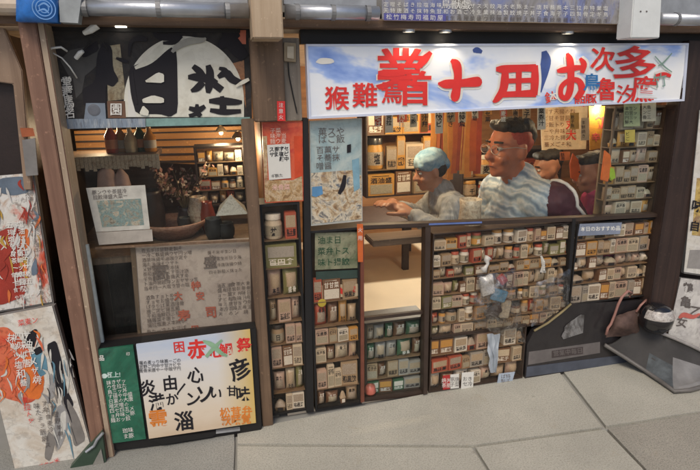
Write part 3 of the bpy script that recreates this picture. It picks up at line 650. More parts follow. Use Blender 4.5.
# ================================================================== FAR LEFT: posters leaning by the post
ld = thing('arched_doorway', 'dark doorway with a pale wooden arch at the far left edge', 'doorway', at(10, 300, -.03))
q = MB(); Yd = -.035
q.slab([(-30, 28), (4, 28), (22, 70), (32, 190), (24, 190), (13, 84), (-2, 82), (-30, 80)], Yd, .03); q.build('arch_frame', m_wood('pale arch wood', (.22, .14, .09), (.40, .28, .19)), ld, bevel=.003)
q = MB(); q.slab([(-60, 60), (20, 60), (36, 300), (-40, 330)], Yd+.035, .015); q.build('door_leaf', m_plain('near black door', (.02, .010, .008), .5), ld)
q = MB(); q.slab([(20, 128), (33, 128), (35, 136), (22, 137)], Yd-.01, .009); q.build('orange_band', m_plain('rust orange band', (.34, .09, .03), .5), ld)
q = MB(); q.slab([(22, 140), (35, 138), (38, 175), (26, 176)], Yd-.01, .009); q.build('grey_panel', m_plain('grey side panel', (.20, .19, .18), .6), ld)
def board(name, label, quad, Y, t, mat, rimw=1.2):
    th = thing(name, label, 'poster', at((quad[2][0]+quad[3][0])/2, max(p[1] for p in quad), Y))
    q = MB(); q.slab([(x+(2 if i in (1, 2) else 0), y+(1.5 if i > 1 else 0)) for i, (x, y) in enumerate(quad)], Y+.003, t); q.build('backing_board', m_plain('grey board edge', (.16, .15, .14), .6), th)
    q = MB(); q.slab(quad, Y, .002); q.build('print', mat, th); return th
uq = [(-28, 178), (32, 173), (52, 302), (-8, 312)]
ub = board('poster', 'tattered red and white poster on the upper board left of the post', uq, -.02, .03, m_print('red white poster', [(.30, .035, .02), (.62, .10, .05), (.66, .62, .55), (.72, .70, .66), (.45, .3, .2)], 5.5, (1.2, 1, .8), dist=2, seed=1.3, fine=.5))
q = MB(); Yp = -.0212
for px, mi in (([(0, 178), (25, 176), (30, 192), (12, 196), (-10, 190)], 0), ([(-10, 236), (12, 226), (26, 232), (24, 262), (27, 295), (0, 306), (-12, 300)], 1), ([(18, 232), (28, 228), (30, 245), (22, 252)], 2), ([(19, 258), (27, 256), (27, 266), (20, 267)], 3), ([(31, 268), (36, 256), (38, 274), (32, 276)], 0)): poly(q, px, Yp, mi, 2)
PX = random.Random(5)
for _ in range(60):
    x, y = PX.uniform(-8, 42), PX.uniform(178, 300)
    if x < 32+(y-175)*.12: brush(q, [(x, y, .6), (x+PX.uniform(-3, 4), y+PX.uniform(3, 8), PX.uniform(1, 3.5)), (x+PX.uniform(-6, 6), y+PX.uniform(9, 20), .5)], Yp-.001, PX.choice((0, 1, 1, 2, 4, 4, 4, 3)))
q.build(['slate_patch', 'red_patch', 'orange_patch', 'ochre_patch', 'chalk_strokes'], [m_plain('slate paint', (.13, .17, .22), .6), m_plain('deep red paint', (.34, .035, .02), .5), m_plain('orange paint', (.66, .16, .04), .5), m_plain('ochre paint', (.5, .3, .05), .5), m_plain('chalk paint', (.62, .60, .56), .7)], ub)
q = MB(); text_cols(q, uq, Yp-.002, .45, .35, .72, .95, 3, 7, off=.01); text_rows(q, uq, Yp-.002, .4, .72, .8, .95, 4, 5); q.build('white_writing', INKW, ub)
q = MB(); text_cols(q, uq, Yp-.002, .83, .1, .98, .7, 2, 5); text_rows(q, uq, Yp-.002, .82, .72, .98, .98, 6, 4.5); q.build('grey_writing', INKG, ub)
lq = [(-22, 320), (52, 306), (92, 452), (18, 482)]
lw = board('poster', 'tall white poster with a red orange burst and black brush figure by the post', lq, -.06, .03, m_print('white poster paper', [(.66, .62, .54), (.72, .69, .62), (.60, .52, .42), (.74, .71, .64)], 6, seed=5, fine=.2))
q = MB(); Yp = -.0612
for px, mi in (([(-18, 332), (6, 326), (20, 338), (30, 352), (42, 368), (44, 392), (30, 404), (10, 400), (-10, 392)], 0), ([(22, 356), (38, 358), (45, 380), (40, 400), (26, 398)], 1), ([(30, 356), (36, 348), (46, 356), (48, 372), (40, 378)], 2), ([(24, 336), (36, 328), (40, 336), (36, 348), (26, 344)], 3), ([(33, 350), (40, 346), (43, 352), (36, 356)], 3), ([(46, 345), (56, 340), (62, 362), (66, 388), (74, 404), (70, 412), (60, 400), (54, 376)], 3),
               ([(50, 372), (56, 380), (54, 398), (48, 400)], 4), ([(56, 408), (64, 402), (70, 420), (64, 440), (58, 452), (54, 436)], 4), ([(60, 414), (66, 410), (66, 428), (61, 442)], 5), ([(66, 396), (78, 416), (86, 440), (74, 448), (70, 424)], 6), ([(48, 430), (56, 440), (50, 462), (44, 458)], 6)): poly(q, px, Yp, mi, 2)
PX = random.Random(3)
for _ in range(46):
    x, y = PX.uniform(-6, 44), PX.uniform(328, 402)
    if y < 400-(44-x)*.2: brush(q, [(x, y, .6), (x+PX.uniform(-4, 6), y+PX.uniform(3, 8), PX.uniform(1, 3.2)), (x+PX.uniform(-8, 8), y+PX.uniform(9, 18), .5)], Yp-.001, PX.choice((0, 0, 1, 5, 5, 4)))
for _ in range(34):
    x, y = PX.uniform(46, 72), PX.uniform(345, 440); brush(q, [(x, y, .5), (x+PX.uniform(-1, 4), y+PX.uniform(4, 9), PX.uniform(.8, 2.4)), (x+PX.uniform(0, 7), y+PX.uniform(10, 24), .4)], Yp-.001, PX.choice((3, 4, 5, 5, 6, 2)))
q.build(['red_burst', 'orange_patch', 'teal_smear', 'black_figure', 'grey_wash', 'pale_wash', 'smoke_wash'], [m_print('red orange burst', [(.60, .05, .03), (.70, .17, .08), (.66, .10, .04)], 9, seed=3), m_plain('bright orange paint', (.72, .17, .03), .5), m_plain('teal smear', (.12, .26, .34), .6), INKK, m_plain('grey wash', (.30, .29, .28), .7), m_plain('pale wash', (.6, .58, .52), .7), m_plain('smoke wash', (.22, .2, .18), .7)], lw)
q = MB(); text_cols(q, lq, Yp-.003, .33, .12, .62, .52, 3, 9, off=.006); q.build('cream_writing', INKW, lw)
q = MB(); text_cols(q, lq, Yp-.003, .42, .58, .72, .9, 3, 6.5); q.build('grey_writing', INKG, lw)
q = MB(); text_cols(q, lq, Yp-.003, .28, .52, .40, .8, 1, 7); text_rows(q, lq, Yp-.003, .3, .93, .8, .99, 1, 5.5); text_rows(q, lq, Yp-.003, .5, .03, .9, .1, 1, 7); q.build('red_writing', INKR, lw)
ft = thing('stand_foot', 'dark green folded stand foot with a pale metal edge at the bottom of the post', 'stand', ground(100, 462))
q = MB(); q.prism([at(60, 480, -.12), at(84, 452, -.12), at(102, 432, -.12), at(108, 478, -.12)], (0, .03, 0)); q.build('foot_plate', m_plain('dark green plate', (.04, .07, .045), .5), ft)
q = MB(); q.tube([at(86, 452, -.125), at(94, 446, -.125), at(97, 440, -.125), at(103, 433, -.125)], .006, 8); q.build('metal_edge', STEEL, ft)
q = MB(); q.slab([(86, 478), (101, 449), (107, 478)], -.125, .01); q.build('grey_gusset', m_plain('grey gusset', (.24, .23, .2), .6), ft)

bl = thing('blue_bag', 'bright blue plastic bag with a round emblem tied over the gutter end at top left', 'bag', at(38, 24, -.16))
q = MB()
g = 7; Lx = [(16, -18), (58, -18), (57, 22), (16, 21)]
vv = []
for j in range(g):
    for i in range(g):
        p = bil(Lx, i/(g-1), j/(g-1)); d = .02*math.sin(math.pi*i/(g-1))*math.sin(math.pi*(.15+.8*j/(g-1)))+.006*random.random()
        vv.append(at(*p, -.15-d))
n0 = len(vv); vv2 = [Vector(p)+Vector((0, .05, 0)) for p in vv]
ff = [(j*g+i, j*g+i+1, (j+1)*g+i+1, (j+1)*g+i) for j in range(g-1) for i in range(g-1)]
q.add(vv+vv2, ff+[tuple(n0+k for k in reversed(f)) for f in ff])
ed = [j*g for j in range(g)]+[(g-1)*g+i for i in range(1, g)]+[j*g+g-1 for j in range(g-2, -1, -1)]+[i for i in range(g-2, 0, -1)]
for k in range(len(ed)): a, b = ed[k], ed[(k+1) % len(ed)]; q.f.append((a, b, n0+b, n0+a)); q.m.append(0)
q.build('bag_body', m_plain('bright blue plastic', (.02, .16, .52), .3, var=.35, scale=30, coat=.3), bl, smooth=True)
q = MB(); c0 = at(44, 8, -.183)
for r_ in (.012, .022, .032): q.lathe([(r_, .001), (r_+.003, .001)], c0, 28, 0, 'y')
brush(q, [(38, 6, 1), (44, 3, 2), (50, 7, 1)], -.185); brush(q, [(38, 11, 1), (44, 9, 2), (49, 13, 1)], -.185)
q.build('round_emblem', m_plain('pale blue print', (.16, .34, .66), .4), bl)
q = MB(); q.slab([(58, -20), (84, -20), (78, 23), (60, 22)], -.16, .05); tag(q.build('plastic_sheet', m_plain('misty grey plastic', (.34, .36, .36), .35)), 'misty grey plastic sheet hanging beside the blue bag', 'sheet')
q = MB(); q.tube([at(-40, 4, -.12), at(20, 6, -.12)], .03, 14); tag(q.build('downpipe', m_plain('beige pipe', (.5, .40, .30), .5)), 'short beige pipe in the top left corner behind the blue bag', 'pipe')

# ================================================================== DISPLAY CASES AND THEIR PACKETS
PAL = {'cream': (.58, .50, .38), 'tan': (.36, .26, .16), 'brown': (.17, .085, .045), 'brick red': (.42, .09, .05), 'olive': (.20, .20, .08), 'grey': (.36, .34, .31),
       'pale pink': (.50, .36, .29), 'dark green': (.05, .13, .07), 'white': (.70, .67, .60), 'amber': (.55, .29, .07), 'black': (.03, .026, .024), 'dusty blue': (.20, .27, .36)}
PKM = {k: m_print(k+' packaging', [c_mul(c, .55), c, c_mul(c, 1.15), c_mul(c, .85)], 34, rough=.38, coat=.25, fine=.28, dist=.6) for k, c in PAL.items()}
PRM = [m_print('packet picture a', [(.08, .05, .03), (.36, .25, .13), (.60, .53, .40), (.16, .09, .05), (.5, .12, .06)], 36, fine=.45, dist=2), m_print('packet picture b', [(.05, .05, .03), (.22, .21, .12), (.58, .53, .43), (.10, .07, .04), (.30, .28, .2)], 36, seed=7, fine=.45, dist=2),
       m_print('packet picture c', [(.5, .43, .33), (.22, .15, .10), (.64, .59, .51), (.09, .08, .07)], 38, seed=4, fine=.45, dist=2)]
def flat_ink(q, ch, cx, cz, s, y, mi=2, off=.02, sx=1):
    vs, fs = glyph(ch, off, 1); q.add([(cx+a*s*sx, y-q.lift()*.5, cz+b*s) for a, b in vs], fs, mi)
_pk = {}
def packet_mesh(kind, col, var):
    """a packet one unit wide, deep and high, standing on its origin"""
    key = (kind, col, var)
    if key in _pk: return _pk[key]
    q = MB(); lab = 1
    if kind == 'carton':
        q.box((-.5, -.5, 0), (.5, .5, .94)); q.add([(-.5, -.5, .94), (.5, -.5, .94), (.46, .1, 1), (-.46, .1, 1), (-.46, .5, .95), (.46, .5, .95)], [(0, 1, 2, 3), (3, 2, 5, 4)])
        q.box((-.42, -.515, .42 if var else .08), (.42, -.5, .86 if var else .5), 1)
        for i in range(3): flat_ink(q, random.choice(WORDS), -.28+.28*i, .24 if var else .68, .27, -.51, 2)
        for r_ in range(2): q.box((-.36, -.508, .10+.07*r_ if var else .86), (.3-.2*r_, -.5, .13+.07*r_ if var else .885), 2)
    elif kind == 'pouch':
        n = 7; vs = []
        for side in (-1, 1):
            for j in range(n):
                v = j/(n-1)
                for i in range(n):
                    u = i/(n-1); b = (math.sin(math.pi*u)*math.sin(math.pi*min(1, max(0, (v-.06)/.84))))**.6 if .06 < v < .9 else 0
                    vs.append(((u-.5)*(1-.06*math.sin(math.pi*v)), side*.5*b+side*.015+.02*math.sin(9*u+3*v), v))
        fs = []
        for s_ in range(2):
            for j in range(n-1):
                for i in range(n-1):
                    a = s_*n*n+j*n+i; f = (a, a+1, a+n+1, a+n); fs.append(f if s_ == 0 else f[::-1])
        q.add(vs, fs)
        for k, f in enumerate(fs[:(n-1)**2]):
            j, i = divmod(k, n-1)
            if (1 <= j <= 3 if var else 2 <= j <= 4) and 1 <= i <= 4: q.m[k] = 1
        e = [j*n for j in range(n)]+[(n-1)*n+i for i in range(1, n)]+[j*n+n-1 for j in range(n-2, -1, -1)]+[i for i in range(n-2, 0, -1)]
        for k in range(len(e)): a, b = e[k], e[(k+1) % len(e)]; q.f.append((a, b, b+n*n, a+n*n)); q.m.append(0)
        for i in range(2): flat_ink(q, random.choice(WORDS), -.14+.28*i, .76 if var else .24, .24, -.47, 2)
    elif kind == 'jar':
        q.lathe([(.001, 0), (.42, 0), (.49, .05), (.49, .62), (.40, .76), (.40, .80)], (0, 0, 0), 14); q.lathe([(.495, .14), (.495, .56)], (0, 0, 0), 14, 1)
        q.lathe([(.44, .79), (.44, .98), (.41, 1), (.001, 1)], (0, 0, 0), 14, 3); flat_ink(q, random.choice(WORDS), 0, .35, .36, -.505, 2)
    else:   # tray of wrapped food
        q.add([(-.42, -.4, 0), (.42, -.4, 0), (.42, .4, 0), (-.42, .4, 0), (-.5, -.5, .42), (.5, -.5, .42), (.5, .5, .42), (-.5, .5, .42)], [(0, 3, 2, 1), (0, 1, 5, 4), (1, 2, 6, 5), (2, 3, 7, 6), (3, 0, 4, 7)])
        n = 6; vs = []
        for j in range(n):
            for i in range(n):
                u, v = i/(n-1), j/(n-1); vs.append(((u-.5)*.98, (v-.5)*.98, .40+.6*(math.sin(math.pi*u)*math.sin(math.pi*v))**.5*(.75+.25*random.random())))
        q.add(vs, [(j*n+i, j*n+i+1, (j+1)*n+i+1, (j+1)*n+i) for j in range(n-1) for i in range(n-1)], 1)
        q.box((-.25, -.515, .08), (.25, -.455, .36), 2)
    me = bpy.data.meshes.new(kind); me.from_pydata(q.v, [], q.f)
    dark = PAL[col][0] > .3
    for m in (PKM[col], PRM[var % 3] if kind in ('pouch', 'tray') else PKM[random.choice(['cream', 'white', 'pale pink', 'grey', 'amber'])] if not dark else PRM[(var+1) % 3], INKK if dark else INKW, PKM[random.choice(['brick red', 'black', 'amber', 'white'])]): me.materials.append(m)
    me.polygons.foreach_set('material_index', q.m)
    if kind != 'carton':
        for p in me.polygons: p.use_smooth = p.material_index != 2
    _pk[key] = me; return me
ORD = ['first', 'second', 'third', 'fourth', 'fifth', 'sixth', 'seventh', 'eighth', 'ninth', 'tenth', 'eleventh', 'twelfth', 'thirteenth', 'fourteenth', 'fifteenth', 'sixteenth', 'seventeenth', 'eighteenth']
SHELF = ['top', 'second', 'third', 'fourth', 'fifth', 'sixth', 'seventh', 'eighth', 'ninth', 'tenth', 'eleventh']
NAMES = {'carton': 'box', 'pouch': 'pouch', 'jar': 'jar', 'tray': 'food tray'}
def stock(case, where, group, xa, xb, zs, hs, y0, depth, counts, cols, kinds, wrow=None):
    for r, (z, h, n) in enumerate(zip(zs, hs, counts)):
        if not n: continue
        ws = [random.uniform(.6, 1.5) for _ in range(n)]; tot = sum(ws); x = xa
        for i in range(n):
            w_ = (xb-xa)*ws[i]/tot; kind = random.choice(kinds[r % len(kinds)]); kind = random.choice(('carton', 'pouch', 'tray')) if kind == 'tray' else kind; col = random.choice(cols)
            me = packet_mesh(kind, col, random.randint(0, 2))
            o = bpy.data.objects.new({'carton': 'carton', 'pouch': 'pouch', 'jar': 'jar', 'tray': 'food_tray'}[kind], me); COL.objects.link(o)
            hh = h*random.choice((random.uniform(.9, 1.0), random.uniform(.9, 1.0), random.uniform(.66, .9)))
            if kind == 'tray': hh = h*random.uniform(.55, .8)
            ww = w_*random.uniform(.90, .98); dd = min(depth*.9, max(.025, ww*.8)) if kind != 'pouch' else depth*.5
            if kind == 'jar': dd = ww = min(ww, depth*.95)
            o.location = (x+w_/2, y0+dd/2+random.uniform(.0, .006), z); o.scale = (ww, dd, hh); o.rotation_euler = (0, 0, R(random.uniform(-9, 9)))
            pos = 'at the left end' if i == 0 else 'at the right end' if i == n-1 else ORD[i]+' from left'
            tag(o, f'{col} {NAMES[kind]} {pos} of the {SHELF[r]} shelf in {where}', NAMES[kind], group)
            x += w_
def case(name, label, px, Y0, depth, rows, where, group, counts, cols, kinds, top_gap=0, frame_m=BLACK, back=(.17, .10, .05), glass=True, fw=.010, stile=None):
    x0p, y0p, x1p, y1p = px
    ym = (y0p+y1p)/2; xm = (x0p+x1p)/2
    xa, xb = at(x0p, ym, Y0).x, at(x1p, ym, Y0).x; zb = max(.004, at(xm, y1p, Y0).z); zt = at(xm, y0p, Y0).z
    t = thing(name, label, 'display case', ((xa+xb)/2, Y0, zb))
    sd_ = stile or depth+.01
    q = MB(); q.box((xa, Y0, zb), (xa+fw, Y0+sd_, zt)); q.box((xb-fw, Y0, zb), (xb, Y0+depth+.01, zt)); q.box((xa+fw, Y0, zt-fw), (xb-fw, Y0+depth+.01, zt)); q.box((xa+fw, Y0, zb), (xb-fw, Y0+depth+.01, zb+fw)); q.build('frame', frame_m, t)
    q = MB(); q.box((xa+fw, Y0+depth, zb+fw), (xb-fw, Y0+depth+.009, zt-fw)); q.build('back_panel', m_plain('case back '+name+str(px[0]), back, .6), t)
    H = (zt-zb-2*fw-top_gap); zs, hs = [], []
    rs = random.Random(px[0]); hw_ = [rs.uniform(.78, 1.25) for _ in range(rows)]; acc = 0
    for r in range(rows):
        acc += hw_[r]; z = zb+fw+H*(1-acc/sum(hw_)); zs.append(z+.0005); hs.append(H*hw_[r]/sum(hw_)-.008)
        if r < rows-1:
            q = MB(); q.box((xa+fw, Y0+.010, z-.004), (xb-fw, Y0+depth, z)); q.build('shelf', m_plain('brown shelf edge', (.20, .13, .075), .5), t)
    if glass:
        q = MB(); q.box((xa+fw*.6, Y0+.002, zb+fw*.6), (xb-fw*.6, Y0+.006, zt-fw*.6)); q.build('glass', m_glass('case glass', tint=(.98, .95, .91), dirt=.006), t)
    stock(t, where, group, xa+fw+.003, xb-fw-.003, zs, hs, Y0+.009, depth-.02, counts, cols, kinds)
    return t, (xa, xb, zb, zt)
NEUT = ['cream', 'tan', 'brown', 'pale pink', 'white', 'cream', 'brick red', 'cream', 'tan', 'amber', 'olive', 'pale pink', 'tan']
WARM = ['amber', 'tan', 'brown', 'brick red', 'cream', 'amber']

# narrow cabinet under the red poster
tA, eA = case('narrow_case', 'tall narrow display cabinet between brown post and teal poster case', (266, 203, 304, 414), -.006, .13, 8, 'the narrow cabinet', 'goods in the narrow cabinet', [2, 1, 2, 3, 3, 3, 3, 3], NEUT, [['carton', 'jar'], ['carton'], ['pouch', 'tray'], ['tray', 'carton']])
rt = thing('red_poster', 'red poster with a white price sheet above the narrow cabinet', 'poster', at(283, 200, -.012))
q = MB(); q.slab([(262, 122), (302.5, 121), (303.5, 201), (265, 203)], -.010, .02); q.build('red_board', m_print('red printed board', [(.56, .06, .03), (.66, .12, .05), (.50, .04, .03), (.62, .20, .08)], 7, fine=.15), rt)
q = MB(); q.slab([(262.5, 136), (267, 136), (268, 200), (265, 200)], -.0115, .001); q.slab([(266, 180), (293, 180), (302, 176), (303, 200), (266, 202)], -.0112, .001, 1); q.slab([(294, 136), (302, 136), (302.5, 176), (295, 178)], -.0118, .001, 2); q.build(['snack_picture', 'noodle_picture', 'red_stripe'], [m_print('snack picture', [(.2, .1, .04), (.5, .33, .16), (.62, .45, .28), (.3, .1, .04)], 22, seed=8), m_print('noodle picture', [(.12, .06, .03), (.45, .28, .12), (.60, .46, .30), (.25, .12, .05)], 30, seed=2), m_plain('bright red stripe', (.62, .07, .02), .4)], rt)
q = MB(); text_rows(q, [(270, 128), (288, 127), (288, 143), (270, 144)], -.0125, 0, 0, 1, 1, 3, 5.5, off=.01); text_rows(q, [(272, 184), (292, 183), (292, 190), (272, 191)], -.0125, 0, 0, 1, 1, 1, 6, 0, off=.02); q.build('pale_lettering', m_plain('pale pink print', (.72, .45, .36), .5), rt)
pq = [(267, 145), (289.5, 143.5), (291, 178), (269, 180)]
q = MB(); q.slab(pq, -.0135, .002); q.build('price_sheet', PAPER, rt)
q = MB(); text_cols(q, pq, -.0142, .08, .06, .95, .8, 4, 5, off=.02); text_rows(q, pq, -.0142, .1, .82, .95, .96, 1, 4); q.build('black_writing', INKK, rt)

# mullions of the wide front
def mullion(label, px, mat=BLACK, Y=-.016, t=.05):
    q = MB(); q.slab(px, Y, t); return tag(q.build('mullion', mat, bevel=.001), label, 'mullion', 'dark uprights of the wide shopfront')
mullion('black upright between narrow cabinet and the teal poster case', [(303, 118), (308.5, 118), (314, 412), (306.5, 413)])
mullion('dark red brown upright at the left of the glazed door', [(360.5, 228), (364, 228), (364.5, 402), (361, 403)], m_plain('dark red upright', (.16, .05, .03), .45))
mullion('dark brown upright between the glazed door and the wide goods case', [(425.5, 227), (431, 227), (427.5, 394), (423.5, 395)], BROWNF)
mullion('thin dark upright between the wide goods case and the right hand case', [(572.5, 219), (576, 219), (569, 302), (566, 302)], BLACK)

# teal poster in the top left corner of the wide window
tq = [(309.5, 121), (362, 118), (362.5, 221), (311, 226)]
tp = thing('food_poster', 'teal food poster with a picture of fried food left of the window', 'poster', at(336, 225, -.01))
q = MB(); q.slab(tq, -.006, .012); q.build('teal_sheet', m_print('teal poster sheet', [(.22, .32, .34), (.34, .44, .44), (.48, .54, .50), (.16, .26, .32)], 5, fine=.12), tp)
q = MB(); q.slab([(311, 173), (352, 170), (362, 176), (362.5, 219), (312, 224)], -.0075, .001); q.build('food_picture', m_print('fried food picture', [(.07, .05, .03), (.30, .18, .09), (.55, .42, .26), (.66, .58, .44), (.22, .2, .17), (.10, .14, .2)], 15, seed=6, dist=2), tp)
q = MB(); q.slab([(312, 187), (322, 186), (323, 194), (316, 197), (312, 196)], -.009, .001); q.slab([(352, 160), (359, 158), (360, 188), (354, 192)], -.009, .001, 1); q.slab([(347, 145), (351, 144), (351, 152), (347, 153)], -.009, .001, 2); brush(q, [(345, 175, 3), (343, 186, 5), (339, 194, 3)], -.009, 2); q.build(['blue_bowl', 'blue_smoke', 'black_mark'], [m_plain('blue bowl print', (.10, .26, .46), .5), m_plain('blue smoke print', (.20, .36, .44), .5), INKK], tp)
q = MB(); text_rows(q, [(318, 128), (350, 127), (350, 142), (318, 143)], -.0072, 0, 0, 1, 1, 2, 9, off=.0); text_rows(q, [(316, 146), (344, 145), (344, 168), (316, 170)], -.0072, 0, 0, 1, 1, 3, 8); q.build('writing', INKG, tp)
q = MB(); outline(q, tq, 1.2, -.010, .018); q.build('poster_frame', m_plain('pale poster frame', (.42, .42, .38), .5), tp)

# narrow case left of the glazed door, with its green signboard
tB, eB = case('sign_case', 'display case with a green signboard at top left of the glazed door', (312, 229, 361, 409), -.004, .12, 6, 'the signboard case', 'goods under the green signboard', [3, 4, 4, 4, 4, 4], NEUT, [['carton'], ['tray', 'pouch'], ['carton', 'tray'], ['pouch', 'carton']], top_gap=.21)
gs = thing('green_signboard', 'green and cream signboard full of small writing inside the case by the door', 'signboard', at(336, 292, .012))
gq2 = [(315, 233), (358, 232), (358, 268), (315, 270)]
q = MB(); q.slab(gq2, .012, .006); q.slab([(316, 272), (358, 270), (358, 278), (316, 280)], .012, .006, 1); q.slab([(315, 286), (358, 284), (358, 296), (315, 299)], .012, .006, 2); q.build(['green_panel', 'dark_strip', 'cream_strip'], [m_print('pale green panel', [(.10, .16, .10), (.30, .34, .25), (.42, .42, .33)], 8, fine=.3), m_plain('teal black strip', (.03, .07, .07), .4), m_plain('cream strip', (.56, .50, .38), .5)], gs)
q = MB(); text_rows(q, gq2, .0108, .06, .05, .95, .95, 3, 8, off=.012); q.build('green_writing', m_plain('dark green ink', (.02, .09, .05), .6, bmp=0), gs)
q = MB(); brush(q, [(328, 291, 2), (336, 288, 6), (342, 292, 4), (346, 295, 2)], .0108); line(q, '名産', 346, 289, 7, .0108); q.build('red_mark', INKR, gs)
q = MB(); q.lathe([(.0005, .001), (.016, .001), (.02, 0)], at(322, 303, .008), 18, 0, 'y'); tag(q.build('round_sticker', m_plain('yellow sticker', (.55, .45, .06), .5)), 'round yellow sticker on the case beside the glazed door', 'sticker')
q = MB(); q.slab([(357, 224), (363, 224), (363, 262), (358, 262)], -.018, .002); ink(q, '火', 360.2, 230, 5, -.0195, mi=1); ink(q, '用', 360.2, 238, 5, -.0195, mi=1); tag(q.build('warning_strip', [m_plain('orange red strip', (.60, .13, .03), .4), INKW]), 'narrow orange red warning strip at the top of the door upright', 'strip')

# glazed door: rails, pane; low case of green packs behind its lower part
dr = thing('glazed_door', 'clear glazed door showing the beige floor and table inside', 'door', at(394, 400, .02))
q = MB(); 
q.slab([(364, 226), (425, 224), (425, 227.5), (364, 229.5)], .006, .02); q.slab([(364.5, 318), (424.5, 311), (424.5, 314), (364.5, 321)], .006, .02); q.slab([(364.5, 398), (424, 391), (424, 395), (364.5, 402)], .006, .02); q.build('rail', BROWNF, dr)
q = MB(); q.slab([(364, 228), (425.5, 226), (424.5, 394), (364.5, 400)], .012, .005); q.build('pane', m_glass('door glass', dirt=.008), dr)
tC, eC = case('low_rack', 'low rack of green and brown packs behind the foot of the glazed door', (365, 320, 425, 401), .04, .13, 4, 'the low rack', 'packs in the low rack', [5, 5, 5, 4], ['dark green', 'olive', 'dark green', 'grey', 'brown', 'tan'], [['pouch', 'carton'], ['pouch'], ['pouch', 'carton'], ['carton']], back=(.05, .07, .04), glass=False, frame_m=BROWNF)
q = MB(); p = at(371, 389, .02); q.lathe([(.0005, 0), (.024, .002), (.03, .012), (.024, .045), (.001, .055)], (p.x, .034, .03), 16)
tag(q.build('round_pack', m_plain('pale red pack', (.50, .14, .10), .4), smooth=True), 'round pinkish red pack at the foot of the glazed door', 'pack')

# wide goods case
tD1, eD = case('wide_case', 'wide glass case packed with rows of small brown and cream goods', (432, 228, 573, 330), -.002, .12, 7, 'the wide case', 'goods in the wide case', [16, 18, 16, 17, 15, 16, 14], NEUT, [['carton', 'jar'], ['carton', 'pouch', 'jar'], ['carton', 'tray'], ['pouch', 'carton']], frame_m=BROWNF, fw=.006)
tD2, eD2 = case('lower_case', 'lower glass case of larger boxes below the wide case', (430, 331, 524, 389), -.002, .15, 3, 'the lower case', 'boxes in the lower case', [8, 7, 7], ['cream', 'tan', 'white', 'pale pink', 'brick red', 'grey', 'brown'], [['carton', 'tray'], ['carton'], ['carton', 'pouch']], frame_m=BROWNF, fw=.006)
# right hand case
tE, eE = case('right_case', 'bright glass case of stacked cream goods beside the dark right post', (574, 221, 656, 300), -.004, .14, 5, 'the right case', 'goods in the right hand case', [9, 9, 9, 9, 9], ['cream', 'white', 'tan', 'pale pink', 'grey', 'brown', 'amber'], [['carton', 'tray'], ['carton'], ['tray', 'pouch']], frame_m=BLACK, fw=.007)
q = MB(); q.slab([(580, 224), (622, 222.5), (620, 234), (578, 236)], -.008, .003); line(q, '本日のおすすめ品', 583, 229, 5, -.0085, -1.5, off=.02, mi=1)
tag(q.build('shelf_label', [m_plain('dusty blue label', (.22, .25, .32), .5), INKW]), 'dusty blue label strip across the top of the right hand case', 'label')
for k, (px, lab, m1, m2) in enumerate((([(443, 376), (450, 375), (450, 389), (443, 390)], 'red card leaning on the lower case beside a white card', m_plain('red card', (.42, .03, .03), .5), INKW), ([(450.5, 375), (459, 374), (459, 388), (450.5, 389)], 'white card leaning beside the red card at the lower case', PAPER, INKG), ([(462, 373), (474, 372), (473, 389), (461, 390)], 'white card with black writing low on the lower case', PAPER, INKK), ([(499, 374), (515, 372), (512, 383), (497, 385)], 'pale blue card at the bottom right of the lower case', m_plain('pale blue card', (.40, .46, .54), .5), INKG))):
    q = MB(); q.slab(px, -.008, .003); cx = sum(p[0] for p in px)/4; cy = sum(p[1] for p in px)/4; line(q, words(2), cx-2.5, cy-2, 5, -.0085, mi=1, res=1); line(q, words(2), cx-2.5, cy+3, 5, -.0085, mi=1, res=1)
    tag(q.build('price_card', [m1, m2]), lab, 'card', 'cards on the lower case')
# clear plastic bag hung in front of the wide case
def m_film():
    m = bpy.data.materials.new('clear crumpled film'); m.use_nodes = True; t = m.node_tree; t.nodes.remove(t.nodes['Principled BSDF'])
    tr = t.nodes.new('ShaderNodeBsdfTransparent'); tr.inputs[0].default_value = (.84, .82, .79, 1); gl = t.nodes.new('ShaderNodeBsdfGlossy'); gl.inputs['Roughness'].default_value = .38; gl.inputs[0].default_value = (.8, .8, .8, 1)
    mx = t.nodes.new('ShaderNodeMixShader'); n = noise(t, coords(t), 16, 6, .7, 2); f = ramp(t, n, [(.40, (.06,)*3), (.70, (.40,)*3)])
    t.links.new(f, mx.inputs[0]); t.links.new(tr.outputs[0], mx.inputs[1]); t.links.new(gl.outputs[0], mx.inputs[2]); t.links.new(mx.outputs[0], t.nodes['Material Output'].inputs[0]); return m
from mathutils import noise as MN
def crumple(name, quad, g, bulge, amp, freq, Y, mat, parent=None, thick=0):
    q = MB(); vs = []
    for j in range(g):
        for i in range(g):
            u, v = i/(g-1), j/(g-1); x, y = bil(quad, u, v); e = max(0, math.sin(math.pi*u)*math.sin(math.pi*min(1, .12+v*.86)))**.6
            p = at(x, y, Y); k = Vector((p.x*freq, p.z*freq*.6, 1.7)); n_ = (.5-abs(MN.noise(k)))+.5*(.4-abs(MN.noise(k*2.1)))
            p.y = Y-bulge*e-amp*n_-.004; p.x += .006*MN.noise(k*1.3+Vector((5, 0, 0))); p.z += .006*MN.noise(k*1.3+Vector((0, 7, 0))); vs.append(p)
    q.add(vs, [(j*g+i, j*g+i+1, (j+1)*g+i+1, (j+1)*g+i) for j in range(g-1) for i in range(g-1)])
    return q.build(name, mat, parent, loc=None if parent is not None else at(sum(p[0] for p in quad)/4, max(p[1] for p in quad), Y), smooth=True)
bg_ = thing('plastic_bag', 'crumpled clear plastic bag of goods hanging on the wide case', 'bag', at(495, 335, -.06))
FILM = m_film()
crumple('film', [(476, 272), (514, 266), (524, 342), (470, 322)], 30, .075, .020, 26, -.012, FILM, bg_)
